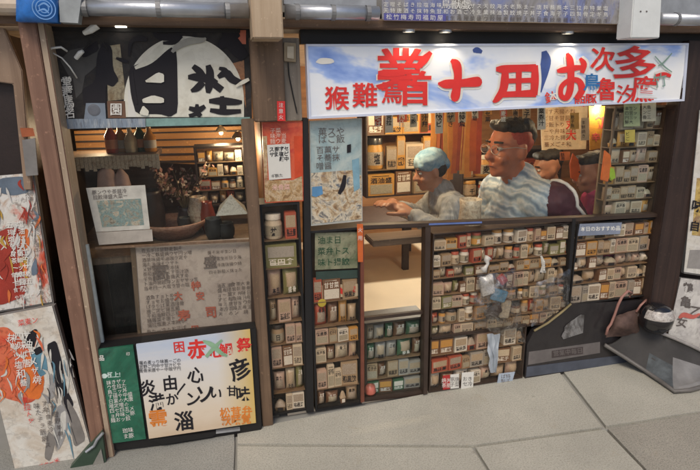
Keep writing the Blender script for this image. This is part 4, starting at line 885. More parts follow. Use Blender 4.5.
q = MB(); c_ = at(486, 266, -.04); q.tube([c_+Vector((-.012, 0, -.02)), c_+Vector((-.004, -.006, -.004)), c_+Vector((.006, -.004, .012)), c_+Vector((.0, 0, .028)), c_+Vector((.012, .004, .04))], [.02, .009, .008, .014, .02], 9); q.build('knot', m_plain('milky knot', (.55, .52, .47), .4), bg_, smooth=True)
for (x, y, w_, h_, an, cn, cc, nm) in ((488, 286, .07, .10, 12, 'white packet', (.62, .60, .56), 'packet'), (500, 296, .08, .06, -20, 'blue packet', (.10, .26, .40), 'packet'), (494, 312, .09, .05, 25, 'dark brown packet', (.05, .03, .025), 'packet'), (506, 310, .05, .09, -8, 'cream packet', (.5, .42, .3), 'packet'), (503, 280, .04, .05, 40, 'red packet', (.4, .06, .04), 'packet')):
    p = at(x, y, -.030); a_ = R(an); q = MB(); pts = [p+Vector((sx*w_/2*math.cos(a_)-sz*h_/2*math.sin(a_), 0, sx*w_/2*math.sin(a_)+sz*h_/2*math.cos(a_))) for sx, sz in ((-1, -1), (1, -1), (1, 1), (-1, 1))]
    q.prism(pts, (0, .018, 0)); q.build(nm, m_print(cn, [c_mul(cc, .6), cc, c_mul(cc, 1.2)], 30, fine=.4), bg_, bevel=.003)
q = MB(); g = 6; vs = [at(*[a+random.uniform(-1, 1) for a in bil([(487, 335), (500, 333), (497, 372), (490, 374)], i/(g-1), j/(g-1))], -.018-.012*(i % 2)) for j in range(g) for i in range(g)]
q.add(vs, [(j*g+i, j*g+i+1, (j+1)*g+i+1, (j+1)*g+i) for j in range(g-1) for i in range(g-1)])
tag(q.build('paper_streamer', m_plain('pale blue grey paper', (.42, .46, .50), .6), loc=at(494, 373, -.02)), 'pale crumpled paper streamer hanging below the plastic bag', 'streamer')
q = MB()
for k in range(5): q.tube([at(541+k*.4, 256+k*2, -.02), at(544, 262+k*2, -.03), at(541+k, 272, -.02)], .006, 6)
tag(q.build('paper_knot', m_plain('pale knot', (.6, .58, .52), .5)), 'small pale twisted paper knot at the right of the wide case', 'knot')
tag(crumple('film_wrap', [(534, 282), (569, 268), (567, 303), (530, 326)], 24, .02, .022, 24, -.008, FILM), 'crumpled grey film wrapped over the lower right corner of the wide case', 'film')

# black kick panel, painted round reflection, crumpled cloth, black ball, mat
kp = thing('kick_panel', 'low black gloss panel with grey stripe under the right hand case', 'panel', at(590, 372, -.01))
q = MB(); q.slab([(527, 345), (534, 331), (572, 304), (652, 300), (648, 361), (525, 379)], -.006, .03); q.build('panel', m_print('black gloss panel', [(.016, .014, .016), (.03, .027, .028), (.02, .018, .02)], 4, rough=.25, fine=.06), kp, bevel=.001)
q = MB(); q.slab([(529, 352), (600, 342), (600, 353), (528, 365)], -.0075, .0012); q.slab([(527, 367), (648, 352), (648, 360), (526, 377)], -.0075, .0012, 1); q.slab([(552, 351), (583, 347), (583, 354), (552, 358)], -.009, .0012, 2); q.build(['grey_stripe', 'blue_stripe', 'lettering_band'], [m_plain('grey brown stripe', (.14, .125, .12), .4), m_plain('slate blue stripe', (.07, .08, .105), .4), m_plain('dark lettering band', (.06, .045, .045), .4)], kp)
q = MB(); line(q, '営業中毎日', 556, 353.5, 6, -.0102, -7, off=.0); q.build('faint_lettering', m_plain('faint grey print', (.18, .16, .15), .5), kp)
q = MB(); q.tube([at(534, 331, -.010), at(548, 323, -.010), at(562, 312, -.010), at(571, 304, -.010)], .006, 8); tag(q.build('brass_edge', m_plain('dull brass edge', (.30, .24, .12), .4, .5)), 'curved dull brass edge along the top left of the black panel', 'edging')
q = MB(); c0 = at(583, 333, -.012); 
pts = [c0]+[c0+Vector((.125*(1+.05*math.sin(k*2.1))*math.cos(R(92+k*9)), 0, .105*(1+.06*math.sin(k*1.3))*math.sin(R(92+k*9)))) for k in range(12)]; q.prism(pts, (0, .003, 0))
tag(q.build('painted_reflection', m_print('pale reflection print', [(.02, .019, .018), (.08, .077, .075), (.24, .235, .23), (.06, .058, .055), (.02, .02, .02)], 9)), 'mottled quarter round reflection painted pale on the black panel', 'patch')  # round reflection in the gloss, painted as a mottled sheet
q = MB(); g = 9; vs = []
for j in range(g):
    for i in range(g):
        u, v = i/(g-1), j/(g-1); x, y = bil([(616, 316), (640, 308), (646, 335), (606, 337)], u, v); vs.append(at(x+random.uniform(-1, 1), y+random.uniform(-1, 1), -.02-.05*math.sin(math.pi*u)*math.sin(math.pi*v)-.018*random.random()))
q.add(vs, [(j*g+i, j*g+i+1, (j+1)*g+i+1, (j+1)*g+i) for j in range(g-1) for i in range(g-1)])
ck = thing('crumpled_cloth', 'crumpled brown cloth with a pink cord on the mat against the panel', 'cloth', at(625, 337, -.04))
q.build('cloth', m_plain('brown cloth', (.085, .05, .04), .8, var=.5, scale=24), ck, smooth=True)
q = MB(); q.tube([at(x, y, -.05) for x, y in ((606, 335), (608, 328), (611, 324), (615, 314), (618, 305), (622, 297), (628, 291), (632, 293), (629, 297))], .007, 8); q.tube([at(x, y, -.04) for x, y in ((636, 312), (641, 305), (646, 300), (645, 308), (640, 313))], .006, 8); q.build('cord', m_plain('pinkish brown cord', (.30, .15, .12), .6), ck, smooth=True)
bb = thing('black_helmet', 'glossy round black helmet shape with painted highlight beside the right post', 'helmet', at(657, 335, -.09))
q = MB(); c0 = at(656, 318, -.09); rr = .085
q.lathe([(.0005, -rr*.95), (rr*.6, -rr*.85), (rr*.93, -rr*.45), (rr, 0), (rr*.93, rr*.42), (rr*.7, rr*.75), (rr*.35, rr*.95), (.0005, rr)], c0, 24); q.build('shell', m_plain('black gloss shell', (.012, .012, .014), .14, coat=.6), bb, smooth=True)
q = MB(); q.lathe([(rr*1.0, rr*.16), (rr*1.01, rr*.2), (rr*.9, rr*.52), (rr*.78, rr*.7)], c0, 24, a0=R(185), a1=R(330)); q.build('painted_highlight', m_print('painted highlight', [(.2, .18, .17), (.5, .46, .42), (.62, .6, .57)], 26, rough=.25), bb, smooth=True)  # highlight on the gloss shell, painted as a pale mottled strip

mt = thing('floor_mat', 'dark grey rubber mat curling up against the right end of the shopfront', 'mat', ground(668, 385))
fr = [at(604, 345, -.012), at(622, 356, -.05), ground(645, 371, .018), ground(661, 382, .014), ground(674, 391.5, .012), ground(690, 390, .012), ground(712, 384, .012)]
bk = [at(638, 315, -.035), at(647, 322, -.05), at(654, 330, -.07), at(664, 335, -.09), at(674, 339, -.11), at(690, 346, -.15), at(712, 357, -.19)]
q = MB(); nv = 9; vs = []
for k in range(7):
    for j in range(nv):
        v = j/(nv-1); p = fr[k].lerp(bk[k], v); p.z -= .05*math.sin(math.pi*v)*(p.z > .03) ; p.z = max(p.z, .010); vs.append(p)
top = vs; bot = [p-Vector((0, .004, .010)) for p in vs]; N = len(vs)
F_ = [(k*nv+j, (k+1)*nv+j, (k+1)*nv+j+1, k*nv+j+1) for k in range(6) for j in range(nv-1)]
mids = [1 if (k >= 4 and j < 6) else 2 if (2 <= k <= 3 and 1 <= j <= 4) else 0 for k in range(6) for j in range(nv-1)]
q.add(top+bot, F_+[tuple(N+i for i in reversed(f)) for f in F_]); q.m = mids+[0]*len(F_)
edge = [k*nv for k in range(7)]+[6*nv+j for j in range(1, nv)]+[k*nv+nv-1 for k in range(5, -1, -1)]+[j for j in range(nv-2, 0, -1)]
for k in range(len(edge)): a, b = edge[k], edge[(k+1) % len(edge)]; q.f.append((a, N+a, N+b, b)); q.m.append(0)
q.build('sheet', [m_plain('dark grey rubber', (.045, .042, .040), .85, var=.3, scale=8), m_plain('worn pale rubber', (.20, .195, .19), .85, var=.3, scale=12), m_plain('bluish scuffed rubber', (.075, .085, .09), .85, var=.5, scale=20)], mt, smooth=True)
q = MB(); q.tube([p+Vector((0, -.004, .002)) for p in fr], .011, 8); q.build('front_lip', m_plain('grey brown lip', (.13, .12, .11), .5), mt, smooth=True)
q = MB(); q.tube([p+Vector((0, -.002, .004)) for p in bk], .010, 8); q.build('back_lip', m_plain('pale grey lip', (.30, .28, .26), .45), mt, smooth=True)

# posters beyond the right post
q1 = [(700, 110), (740, 108), (728, 278), (684, 272)]
r1 = board('poster', 'white poster with a yellow brown picture at the far right edge, upper one', q1, -.06, .02, m_print('white and ochre poster', [(.68, .65, .60), (.72, .70, .66), (.64, .60, .52), (.74, .72, .68)], 5, seed=11, fine=.15))
q = MB(); q.slab([(697, 178), (736, 178), (731, 240), (692, 235)], -.0615, .001); q.slab([(690, 250), (720, 250), (718, 270), (687, 268)], -.0615, .001, 1); q.build(['ochre_picture', 'grey_block'], [m_print('ochre picture', [(.45, .26, .05), (.60, .42, .12), (.30, .18, .1), (.66, .55, .3)], 8, seed=3), m_plain('grey print block', (.3, .28, .26), .6)], r1)
q = MB(); ink(q, '味', 698, 206, 13, -.064, 8, .02); ink(q, '自', 695, 226, 11, -.064, 8, .02); q.build('black_lettering', INKK, r1)
q2 = [(681, 278), (730, 284), (716, 368), (668, 336)]
r2 = board('poster', 'white poster with grey brush writing at the far right edge, lower one', q2, -.06, .02, m_print('white lower poster', [(.60, .57, .53), (.70, .67, .62), (.52, .49, .46), (.72, .70, .66)], 5, seed=13, fine=.2))
q = MB(); 
for c, x, y, s in (('鶴', 688, 288, 11), ('亀', 686, 302, 12), ('乙', 696, 312, 13), ('女', 682, 322, 11)): ink(q, c, x, y, s, -.062, 10, .02)
q.build('grey_lettering', INKG, r2)
q = MB(); brush(q, [(679, 318, 2), (684, 315, 5), (693, 317, 4), (700, 314, 2)], -.0635); q.build('red_stroke', m_plain('faded red stroke', (.55, .13, .1), .6), r2)
#PEOPLE

# ================================================================== INSIDE THE WIDE WINDOW
def point(parent, off, e, r=.04, c=(1, .76, .48)):
    l = bpy.data.lights.new('bulb_light', 'POINT'); l.energy = e; l.color = c if e < 40 else (1, .86, .68); l.shadow_soft_size = r
    o = bpy.data.objects.new('bulb_light', l); COL.objects.link(o); o.parent = parent; o.location = off
def pendant(px, py, Y, e, label, k=1.0):
    p = at(px, py, Y); t = thing('pendant_lamp', label, 'lamp', p, 'warm pendant lamps inside the shop')
    q = MB(); q.lathe([(a*k, b*k) for a, b in ((.012, .075), (.02, .07), (.06, .02), (.062, .015), (.056, .016), (.018, .062))], p, 20); q.build('shade', m_plain('enamel shade', (.35, .25, .15), .35), t, smooth=True)
    q = MB(); q.tube([(p.x, p.y, p.z+.07), (p.x, p.y, 1.72)], .003, 6); q.build('cord', BLACK, t)
    q = MB(); q.lathe([(a*k, b*k) for a, b in ((.001, -.02), (.016, -.012), (.02, .004), (.012, .03), (.006, .045))], p, 14); q.build('bulb', m_emit('warm bulb', (1, .74, .42), 14), t, smooth=True)
    point(t, (0, 0, -.035), e)
pendant(392, 104, .55, 13, 'pendant lamp behind the left part of the wide shop sign')
pendant(478, 104, .75, 12, 'pendant lamp above the person with the red lit face')
pendant(598, 104, .6, 11, 'pendant lamp above the two people at the right of the window')
pendant(238, 139, .40, 3.2, 'small bright pendant lamp at the right in the left room', .5)
pendant(221, 133, .60, 2.2, 'small pendant lamp set back left of the brighter one in the left room', .5)
pendant(420, 130, 2.0, 75, 'pendant lamp far back over the beige floor')

case('side_rack', 'rack of reddish brown goods at the back right of the left room', (196, 146, 246, 206), .45, .14, 4, 'the side rack', 'goods on the side rack', [5, 6, 5, 5], ['brick red', 'brown', 'tan', 'amber', 'cream', 'brown'], [['pouch', 'carton'], ['carton', 'tray'], ['jar', 'carton']], frame_m=WOODD, back=(.28, .12, .05), glass=False)
SLIPN = ['first', 'second', 'third', 'fourth', 'fifth', 'sixth', 'seventh', 'eighth', 'ninth', 'tenth', 'eleventh', 'twelfth', 'thirteenth', 'fourteenth']
for k in range(14):
    x = 372+k*12.6+random.uniform(-2, 2); wd = random.uniform(6, 10); yb = random.uniform(121, 136) if not 8 <= k <= 12 else random.uniform(114, 119); yy = .22+.02*(k % 3); cn, cc = random.choice((('cream', (.66, .56, .42)), ('orange', (.62, .26, .05)), ('white', (.70, .66, .58)), ('red', (.52, .08, .04)), ('tan', (.45, .28, .14))))
    q = MB(); q.slab([(x, 104), (x+wd, 103.5), (x+wd+random.uniform(-1, 1), yb), (x+random.uniform(-1, 1), yb+.6)], yy, .0015); line(q, words(3, .4), x+wd/2, 111 if yb > 120 else 108, min(6.5, wd*.8), yy-.001, 0, True, mi=1, off=.02, res=1)
    tag(q.build('menu_slip', [m_plain(cn+' slip', cc, .7), INKW if cn == 'red' else INKK]), f'{cn} menu slip, {SLIPN[k]} from left in the row hanging below the big sign', 'slip', 'menu slips hanging inside the wide window')
for k, (x, y, w_, h_, Y_, cn, cc) in enumerate(((570, 113, 9, 16, .28, 'ochre', (.55, .33, .08)), (581, 118, 8, 22, .32, 'cream', (.66, .58, .44)), (624, 104, 16, 22, .0215, 'pale green', (.42, .46, .26)), (642, 103, 14, 18, .0215, 'cream', (.64, .58, .46)), (625, 130, 10, 12, .0215, 'yellow', (.6, .46, .10)), (560, 152, 10, 8, .7, 'rust', (.45, .13, .04)))):
    q = MB(); qd = [(x, y), (x+w_, y-.5), (x+w_, y+h_), (x, y+h_+.5)]; q.slab(qd, Y_, .0015); text_rows(q, qd, Y_-.001, .05, .1, .95, .9, max(2, int(h_/5)), 4.2, 1)
    tag(q.build('wall_notice', [m_plain(cn+' notice', cc, .7), INKK]), f'{cn} notice with tiny writing, ' + ('near the top right corner of the wide window' if x > 620 and y < 110 else 'under the corner notices on the right rack' if x > 620 else 'hanging behind the heads in the wide window'), 'notice', 'notices in the wide window')
pendant(98, 122, .55, 2.6, 'small added fill lamp hidden behind the blue grey strip, brightening the left room', .5)  # added lamp, unseen behind the strip, brightens the shelf and boards
ct = thing('counter', 'narrow dark wooden counter inside the wide window where people sit', 'counter', (1.5, .12, .003))
q = MB(); q.box((.66, .05, .79), (2.50, .19, .82)); q.build('counter_top', m_wood('counter wood', (.10, .05, .025), (.24, .13, .07), 'x', .6), ct, bevel=.004)
for xx in (.97, 1.5, 2.3): q = MB(); q.box((xx, .15, .003), (xx+.03, .18, .789)); q.build('leg', WOODD, ct)
tb = thing('table', 'dark table standing on the beige floor seen through the glazed door', 'table', at(395, 262, 2.1))
q = MB(); q.box((.75, 1.75, .40), (1.75, 2.4, .45)); q.build('table_top', WOODD, tb, bevel=.004)
for (xx, yy) in ((.8, 1.8), (1.45, 1.8), (.8, 2.3), (1.66, 2.3)): q = MB(); q.box((xx, yy, .003), (xx+.05, yy+.05, .399)); q.build('leg', WOODD, tb)

wp = thing('shop_window', 'wide clear window under the big sign with people sitting behind it', 'window', at(510, 226, .01))
q = MB(); q.slab([(363, 112), (662, 96), (658, 215), (363, 227)], .012, .005); q.build('pane', m_glass('front pane glass', dirt=.010), wp)
q = MB(); q.slab([(363, 225.5), (575, 217.5), (659, 213.5), (659, 217), (575, 221.5), (363, 229)], -.014, .045); q.build('sill', BROWNF, wp)
q = MB(); q.slab([(429, 223.5), (482, 221.5), (482, 223.2), (429, 225.2)], -.016, .0015); q.build('blue_tape', m_plain('blue tape', (.12, .18, .42), .4), wp)
# racks against the back
case('wall_rack', 'wooden rack of orange and brown boxes at the back left of the wide window', (366, 106, 436, 196), .95, .2, 3, 'the wall rack', 'boxes on the wall rack', [4, 5, 3], WARM, [['carton', 'tray'], ['carton', 'jar'], ['carton']], frame_m=WOODD, back=(.34, .14, .03), glass=False)
case('window_rack', 'rack of pale goods in the top right corner of the wide window', (609, 106, 661, 216), .034, .075, 6, 'the window rack', 'goods on the window rack', [5, 6, 5, 6, 6, 5], ['cream', 'tan', 'amber', 'cream', 'brown', 'tan', 'pale pink'], [['pouch', 'carton'], ['carton', 'tray'], ['carton', 'pouch']], frame_m=WOODB, back=(.25, .16, .08), glass=False, stile=.008)
case('back_rack', 'low rack of brown jars behind the person with red lit face', (462, 150, 560, 222), 1.25, .2, 3, 'the back rack', 'jars on the back rack', [6, 7, 7], ['amber', 'cream', 'tan', 'brown', 'brick red'], [['jar', 'carton'], ['jar'], ['carton']], frame_m=WOODD, back=(.28, .12, .03), glass=False)
for k in range(11):
    x0 = 431+k*4.5; yb = 176+random.uniform(-6, 5); c = [(.52, .20, .04), (.40, .10, .03), (.30, .06, .03), (.56, .28, .07)][k % 4]
    q = MB(); a, b = at(x0, 108, .72), at(x0+3.7, yb, .72); n = 8; tw = random.uniform(-.5, .5); vs = []
    for i in range(n):
        u = i/(n-1); xm = (a.x+b.x)/2+.004*math.sin(5*u+k); hw = (b.x-a.x)/2; th = tw*u; zz = a.z+(b.z-a.z)*u
        for s in (-1, 1):
            for d in (-.0015, .0015): vs.append((xm+s*hw*math.cos(th), .72+s*hw*math.sin(th)+d, zz))
    fs = []
    for i in range(n-1):
        o_ = i*4
        for (p_, r_) in ((0, 2), (2, 3), (3, 1), (1, 0)): fs.append((o_+p_, o_+r_, o_+4+r_, o_+4+p_))
    fs += [(0, 1, 3, 2), ((n-1)*4, (n-1)*4+2, (n-1)*4+3, (n-1)*4+1)]
    q.add(vs, fs)
    cn = ['amber', 'rust', 'dark red', 'ochre'][k % 4]
    tag(q.build('hanging_strip', m_plain(cn+' strip cloth', c, .7)), f'{cn} cloth strip, {ORD[k]} from the left in the curtain over the capped person', 'strip', 'cloth strips of the orange curtain')
q = MB(); q.box((at(429, 108, .72).x, .71, at(429, 107, .72).z), (at(483, 108, .72).x, .73, at(429, 107, .72).z+.015)); tag(q.build('curtain_rail', WOODD), 'dark rail carrying the orange cloth strips', 'rail')
pq = [(540, 106), (588, 106), (586, 149), (542, 150)]
t_ = thing('paper_curtain', 'pale paper sheet with thin red and grey writing behind the heads', 'paper', at(565, 150, .95))
q = MB(); q.slab(pq, .95, .004); q.build('sheet', m_plain('lamp lit cream paper', (.62, .52, .38), .7), t_)
q = MB(); text_rows(q, pq, .949, .05, .05, .95, .95, 6, 5.5); q.build('writing', m_plain('brown ink', (.22, .12, .07), .6), t_)
q = MB(); line(q, '丸大', 571, 124, 11, .947, 0, True, off=.01); q.build('red_writing', INKR, t_)
pq = [(589, 106), (617, 106), (613, 146), (590, 150)]
t_ = thing('ochre_banner', 'ochre yellow banner with pink red characters hanging beside the pale paper', 'banner', at(603, 148, .6))
q = MB(); q.slab(pq, .6, .004); q.build('banner_cloth', m_plain('ochre cloth', (.56, .27, .03), .7), t_)
q = MB(); line(q, '辛口丼', 596, 137, 9, .599, -3, off=.03); line(q, '飯', 602, 122, 14, .599, off=.02); q.build('pink_writing', m_plain('pink red print', (.66, .10, .09), .5), t_)
for k, (x, y, c, lb) in enumerate(((616, 116, (.70, .14, .03), 'uppermost orange bauble on the string beside the ochre banner'), (614, 126, (.68, .60, .5), 'white bauble on the string beside the ochre banner'), (613, 136, (.62, .08, .10), 'pinkish red bauble low on the string beside the ochre banner'))):
    q = MB(); p = at(x, y, .3); q.lathe([(.0005, -.026), (.016, -.02), (.021, 0), (.016, .02), (.0005, .026)], p, 12); q.tube([p+Vector((0, 0, .024)), p+Vector((.004, 0, .045))], .002, 5)
    tag(q.build('bauble', m_plain('bauble '+str(k), c, .35), smooth=True), lb, 'bauble', 'baubles hanging beside the ochre banner')
def flame(label, pts, Y, c, nm):
    q = MB(); q.slab(pts, Y, .009); tag(q.build('ribbon', m_plain(nm, c, .55, var=.3), bevel=.003), label, 'ribbon', 'bright ribbons between the people')
flame('orange red ribbon hanging behind the head next to the maroon sleeve', [(573, 153), (579, 160), (581, 172), (577, 182), (571, 178), (570, 164)], .35, (.70, .13, .02), 'orange red ribbon')
flame('orange ribbon hanging right of the person in magenta', [(605, 150), (611, 155), (612, 172), (608, 182), (601, 180), (603, 164)], .022, (.72, .16, .03), 'bright orange ribbon')
flame('lime green ribbon next to the orange one', [(610, 166), (615, 170), (616, 178), (611, 181), (609, 176)], .021, (.36, .52, .04), 'lime ribbon')
pp = at(470, 218, .13); pp.z = .8205
q = MB(); q.lathe([(.001, 0), (.055, 0), (.06, .02), (.052, .11), (.056, .15), (.05, .15), (.045, .03), (.001, .02)], pp, 18); tag(q.build('paper_sack', m_print('cream paper sack', [(.40, .26, .15), (.62, .50, .36), (.3, .16, .08)], 14), smooth=True), 'open cream paper sack on the counter between the two nearest people', 'sack')

# ================================================================== PEOPLE
def ell(c, r, rot=None, seg=14):
    vs, fs = [], []; n, m = seg, seg//2+1
    M = rot or Matrix.Identity(3)
    for j in range(m):
        ph = math.pi*(j+.0)/(m-1)
        for i in range(n):
            th = 2*math.pi*i/n; v = Vector((r[0]*math.sin(ph)*math.cos(th), r[1]*math.sin(ph)*math.sin(th), r[2]*math.cos(ph))); vs.append(Vector(c)+M @ v)
    for j in range(m-1):
        for i in range(n):
            k = (i+1) % n; fs.append((j*n+i, (j+1)*n+i, (j+1)*n+k, j*n+k))
    return vs, fs
def cap(a, b, ra, rb, n=12):
    a, b = Vector(a), Vector(b); d = (b-a); L = d.length; d.normalize(); u = d.orthogonal().normalized(); v = d.cross(u); vs, fs = [], []
    prof = [(-ra*math.cos(t), ra*math.sin(t)) for t in np.linspace(.02, math.pi/2, 5)]+[(L+rb*math.sin(t), rb*math.cos(t)) for t in np.linspace(0, math.pi/2-.02, 5)]
    for s, r in prof:
        for i in range(n): th = 2*math.pi*i/n; vs.append(a+d*s+(u*math.cos(th)+v*math.sin(th))*r)
    for j in range(len(prof)-1):
        for i in range(n): k = (i+1) % n; fs.append((j*n+i, j*n+k, (j+1)*n+k, (j+1)*n+i))
    fs.append(tuple(range(n-1, -1, -1))); fs.append(tuple((len(prof)-1)*n+i for i in range(n)))
    return vs, fs
def fuse(name, shapes, mat, parent, T, vox, smooth=4, noise_amp=0):
    """one continuous skin over overlapping volumes"""
    q = MB()
    for vs, fs in shapes: q.add([T @ Vector(v) for v in vs], fs)
    me = bpy.data.meshes.new(name); me.from_pydata(q.v, [], q.f)
    bm = bmesh.new(); bm.from_mesh(me); bmesh.ops.remove_doubles(bm, verts=bm.verts, dist=1e-5); bmesh.ops.recalc_face_normals(bm, faces=bm.faces); bm.to_mesh(me); bm.free()
    o = bpy.data.objects.new(name, me); COL.objects.link(o)
    m = o.modifiers.new('r', 'REMESH'); m.mode = 'VOXEL'; m.voxel_size = vox
    m2 = o.modifiers.new('s', 'SMOOTH'); m2.iterations = smooth; m2.factor = .5
    dg = bpy.context.evaluated_depsgraph_get(); dg.update()
    me2 = bpy.data.meshes.new_from_object(o.evaluated_get(dg)); bpy.data.objects.remove(o); bpy.data.meshes.remove(me)
    loc = Vector(parent['_o'])
    for v in me2.vertices: v.co = v.co-loc
    if noise_amp:
        from mathutils import noise as mn
        for v in me2.vertices:
            p = v.co*20; a = mn.noise(Vector((p.x+p.z*.8, p.y, p.z*.5-p.x*.3))); b_ = mn.noise(Vector((p.x*2.2, p.y*2.2, p.z+p.x))); v.co += v.normal*((.45-abs(a))*1.6+(.3-abs(b_))*.7)*noise_amp
    for p in me2.polygons: p.use_smooth = True
    me2.name = name; me2.materials.clear(); me2.materials.append(mat)
    r = bpy.data.objects.new(name, me2); COL.objects.link(r); r.parent = parent; r['_o'] = tuple(loc); return r
def hand_shapes(w, fwd, up, side, s=1.0, curl=.5):
    """palm, four fingers of different length with bends, thumb leaving the side of the palm"""
    w, fwd, up, side = Vector(w), Vector(fwd).normalized(), Vector(up).normalized(), Vector(side).normalized()
    sh = [cap(w, w+fwd*.05*s, .024*s, .03*s)]
    for k, (l, o_) in enumerate(((.062, -.030), (.072, -.010), (.068, .011), (.052, .030))):
        b = w+fwd*.085*s+side*o_*s; 
        sh.append(cap(w+fwd*.035*s+side*o_*.8*s, b, .013*s, .0105*s, 8))
        m = b+(fwd*math.cos(curl*.6)-up*math.sin(curl*.6))*l*.5*s; e = m+(fwd*math.cos(curl*1.5)-up*math.sin(curl*1.5))*l*.5*s
        sh += [cap(b, m, .0100*s, .0088*s, 8), cap(m, e, .0088*s, .0072*s, 8)]
    tb_ = w+fwd*.02*s-side*.030*s; tm = tb_+(fwd*.6-side*.75-up*.2).normalized()*.038*s
    sh += [cap(tb_, tm, .0135*s, .011*s, 8), cap(tm, tm+(fwd*.85-side*.35-up*.3).normalized()*.032*s, .011*s, .0085*s, 8)]
    return sh
def person(label, head_px, Y, heading, s, skin, hairc, top, lean=.15, turn=0, nod=0, arms=None, cap_m=None, sleeve=None, trousers=None, short=False, red_glow=None, knee=.40, vox=.0085, folds=.004, glasses=False, collar=None, hs=1.0):
    hc = at(*head_px, Y)
    h = R(heading); Rz = Matrix.Rotation(h, 3, 'Z')
    # local body frame: x forward, y left, z up; head centre sits at HC
    fwd_lean = math.sin(lean)
    HC = Vector((.06+.62*fwd_lean, 0, .70))         # above the pelvis
    base = hc-Rz @ (HC*s)
    T = Matrix.Translation(base) @ (Rz*s).to_4x4()
    seat = base.z-.09*s
    root = thing('person', label, 'person', (base.x, base.y, 0.003))
    lp = lambda z, y=0, x=0: Vector((z*fwd_lean*1.0+x, y, z))
    neck = lp(.555); chest = lp(.36, 0, .02); belly = lp(.14, 0, .01)
    HR = Matrix.Rotation(R(turn), 3, 'Z') @ Matrix.Rotation(R(nod), 3, 'Y')
    def hd(x, y, z): return HC+HR @ Vector((x, y, z))
    SHL, SHR = lp(.50, .17), lp(.50, -.17)
    arms = arms or {}
    jl = arms.get('left', (Vector((.12, .24, .22)), Vector((.36, .15, .20))))
    jr = arms.get('right', (Vector((.12, -.24, .22)), Vector((.36, -.15, .20))))
    zf = (0.05-base.z)/s; kz = -.02
    body = [ell(belly, (.11, .145, .15)), ell(chest, (.115, .165, .17)), cap(lp(.50, -.13), lp(.50, .13), .07, .07), cap(neck-Vector((.0, 0, .06)), hd(-.015, 0, -.06), .062, .052), ell((0, 0, 0), (.13, .165, .11))]
    for sd, J in ((1, jl), (-1, jr)):
        S_ = SHL if sd > 0 else SHR; e, w_ = Vector(J[0]), Vector(J[1])
        body += [cap(S_, e, .055, .042), cap(e, w_, .041, .028)]
        d = (w_-e).normalized(); up = Vector((0, 0, 1)); side = d.cross(up)*(1 if sd < 0 else -1)
        body += hand_shapes(w_, d, up, -side, hs, .45)
        kn = Vector((knee, .10*sd, kz)); an = Vector((knee-.04, .10*sd, max(zf+.03, -.50)))
        body += [cap((.02, .09*sd, -.01), kn, .082, .058), cap(kn, an, .056, .038), cap(an+Vector((-.02, 0, -.03)), an+Vector((.15, .01*sd, -.045)), .035, .028)]
    E3 = HR
    body += [ell(hd(-.012, 0, .035), (.094, .074, .085), E3), ell(hd(.012, 0, -.02), (.078, .064, .085), E3), ell(hd(.03, 0, -.075), (.055, .048, .038), E3), ell(hd(.066, 0, -.09), (.022, .026, .02), E3),
             cap(hd(.078, 0, .02), hd(.108, 0, -.022), .010, .015, 8), ell(hd(.098, .012, -.026), (.012, .010, .008), E3), ell(hd(.098, -.012, -.026), (.012, .010, .008), E3),
             cap(hd(.076, -.030, .032), hd(.076, .030, .032), .012, .012, 8), ell(hd(.082, 0, -.055), (.014, .024, .008), E3), ell(hd(.080, 0, -.067), (.014, .021, .008), E3)]
    for sd in (1, -1): body += [ell(hd(-.012, .074*sd, -.008), (.020, .010, .033), E3), ell(hd(.062, .040*sd, -.03), (.025, .022, .022), E3)]
    fuse('body', body, skin, root, T, vox*s, 3)
    q = MB()
    for sd in (1, -1): vs, fs = ell(hd(.0735, .031*sd, .010), (.012, .0125, .0085), E3, 12); q.add([T @ v for v in vs], fs, 0); vs, fs = ell(hd(.0812, .032*sd, .010), (.0058, .0062, .0062), E3, 10); q.add([T @ v for v in vs], fs, 1)
    q.build('eyes', [m_plain('eye white', (.55, .52, .48), .25, bmp=0), INKK], root, smooth=True)
    q = MB(); 
    for sd in (1, -1): vs, fs = cap(hd(.086, .016*sd, .036), hd(.076, .050*sd, .036), .005, .004, 8); q.add([T @ v for v in vs], fs)
    q.build('eyebrows', hairc, root, smooth=True)
    q = MB(); vs, fs = ell(hd(.0935, 0, -.061), (.004, .022, .0025), E3, 10); q.add([T @ v for v in vs], fs); q.build('lips', m_plain('lip line', (.16, .05, .04), .5, bmp=0), root)
    # hair or cap
    if cap_m:
        fuse('cap', [ell(hd(-.016, 0, .062), (.106, .088, .078), E3), cap(hd(.06, -.04, .052), hd(.06, .04, .052), .022, .022), ell(hd(-.10, 0, .02), (.03, .05, .04), E3)], cap_m, root, T, .007*s, 3, .005)
        fuse('hair', [ell(hd(-.045, 0, .005), (.066, .079, .06), E3)], hairc, root, T, .008*s, 2)
    elif short:
        if red_glow: fuse('painted_red_glow', [ell(hd(-.020, 0, .040), (.0935, .0775, .084), E3)], red_glow, root, T, .008*s, 1)  # red light on the upper head, painted as a thin coloured shell
        fuse('hair', [ell(hd(-.022, 0, .088), (.088, .076, .040), E3), ell(hd(-.070, 0, .055), (.042, .066, .058), E3), cap(hd(.050, -.034, .100), hd(.050, .034, .100), .020, .020)], hairc, root, T, .006*s, 1, .009)
    else:
        fuse('hair', [ell(hd(-.026, 0, .058), (.092, .083, .080), E3), ell(hd(-.052, 0, .0), (.060, .077, .075), E3), cap(hd(.046, -.035, .092), hd(.046, .035, .092), .022, .022)], hairc, root, T, .007*s, 2, .006)
    sl = []
    for sd, J in ((1, jl), (-1, jr)):
        if sleeve and sleeve[1] == sd: continue
        S_ = SHL if sd > 0 else SHR; e, w_ = Vector(J[0]), Vector(J[1]); w2 = e.lerp(w_, .86)
        sl += [cap(S_, e, .074, .062), cap(e, w2, .060, .046)]
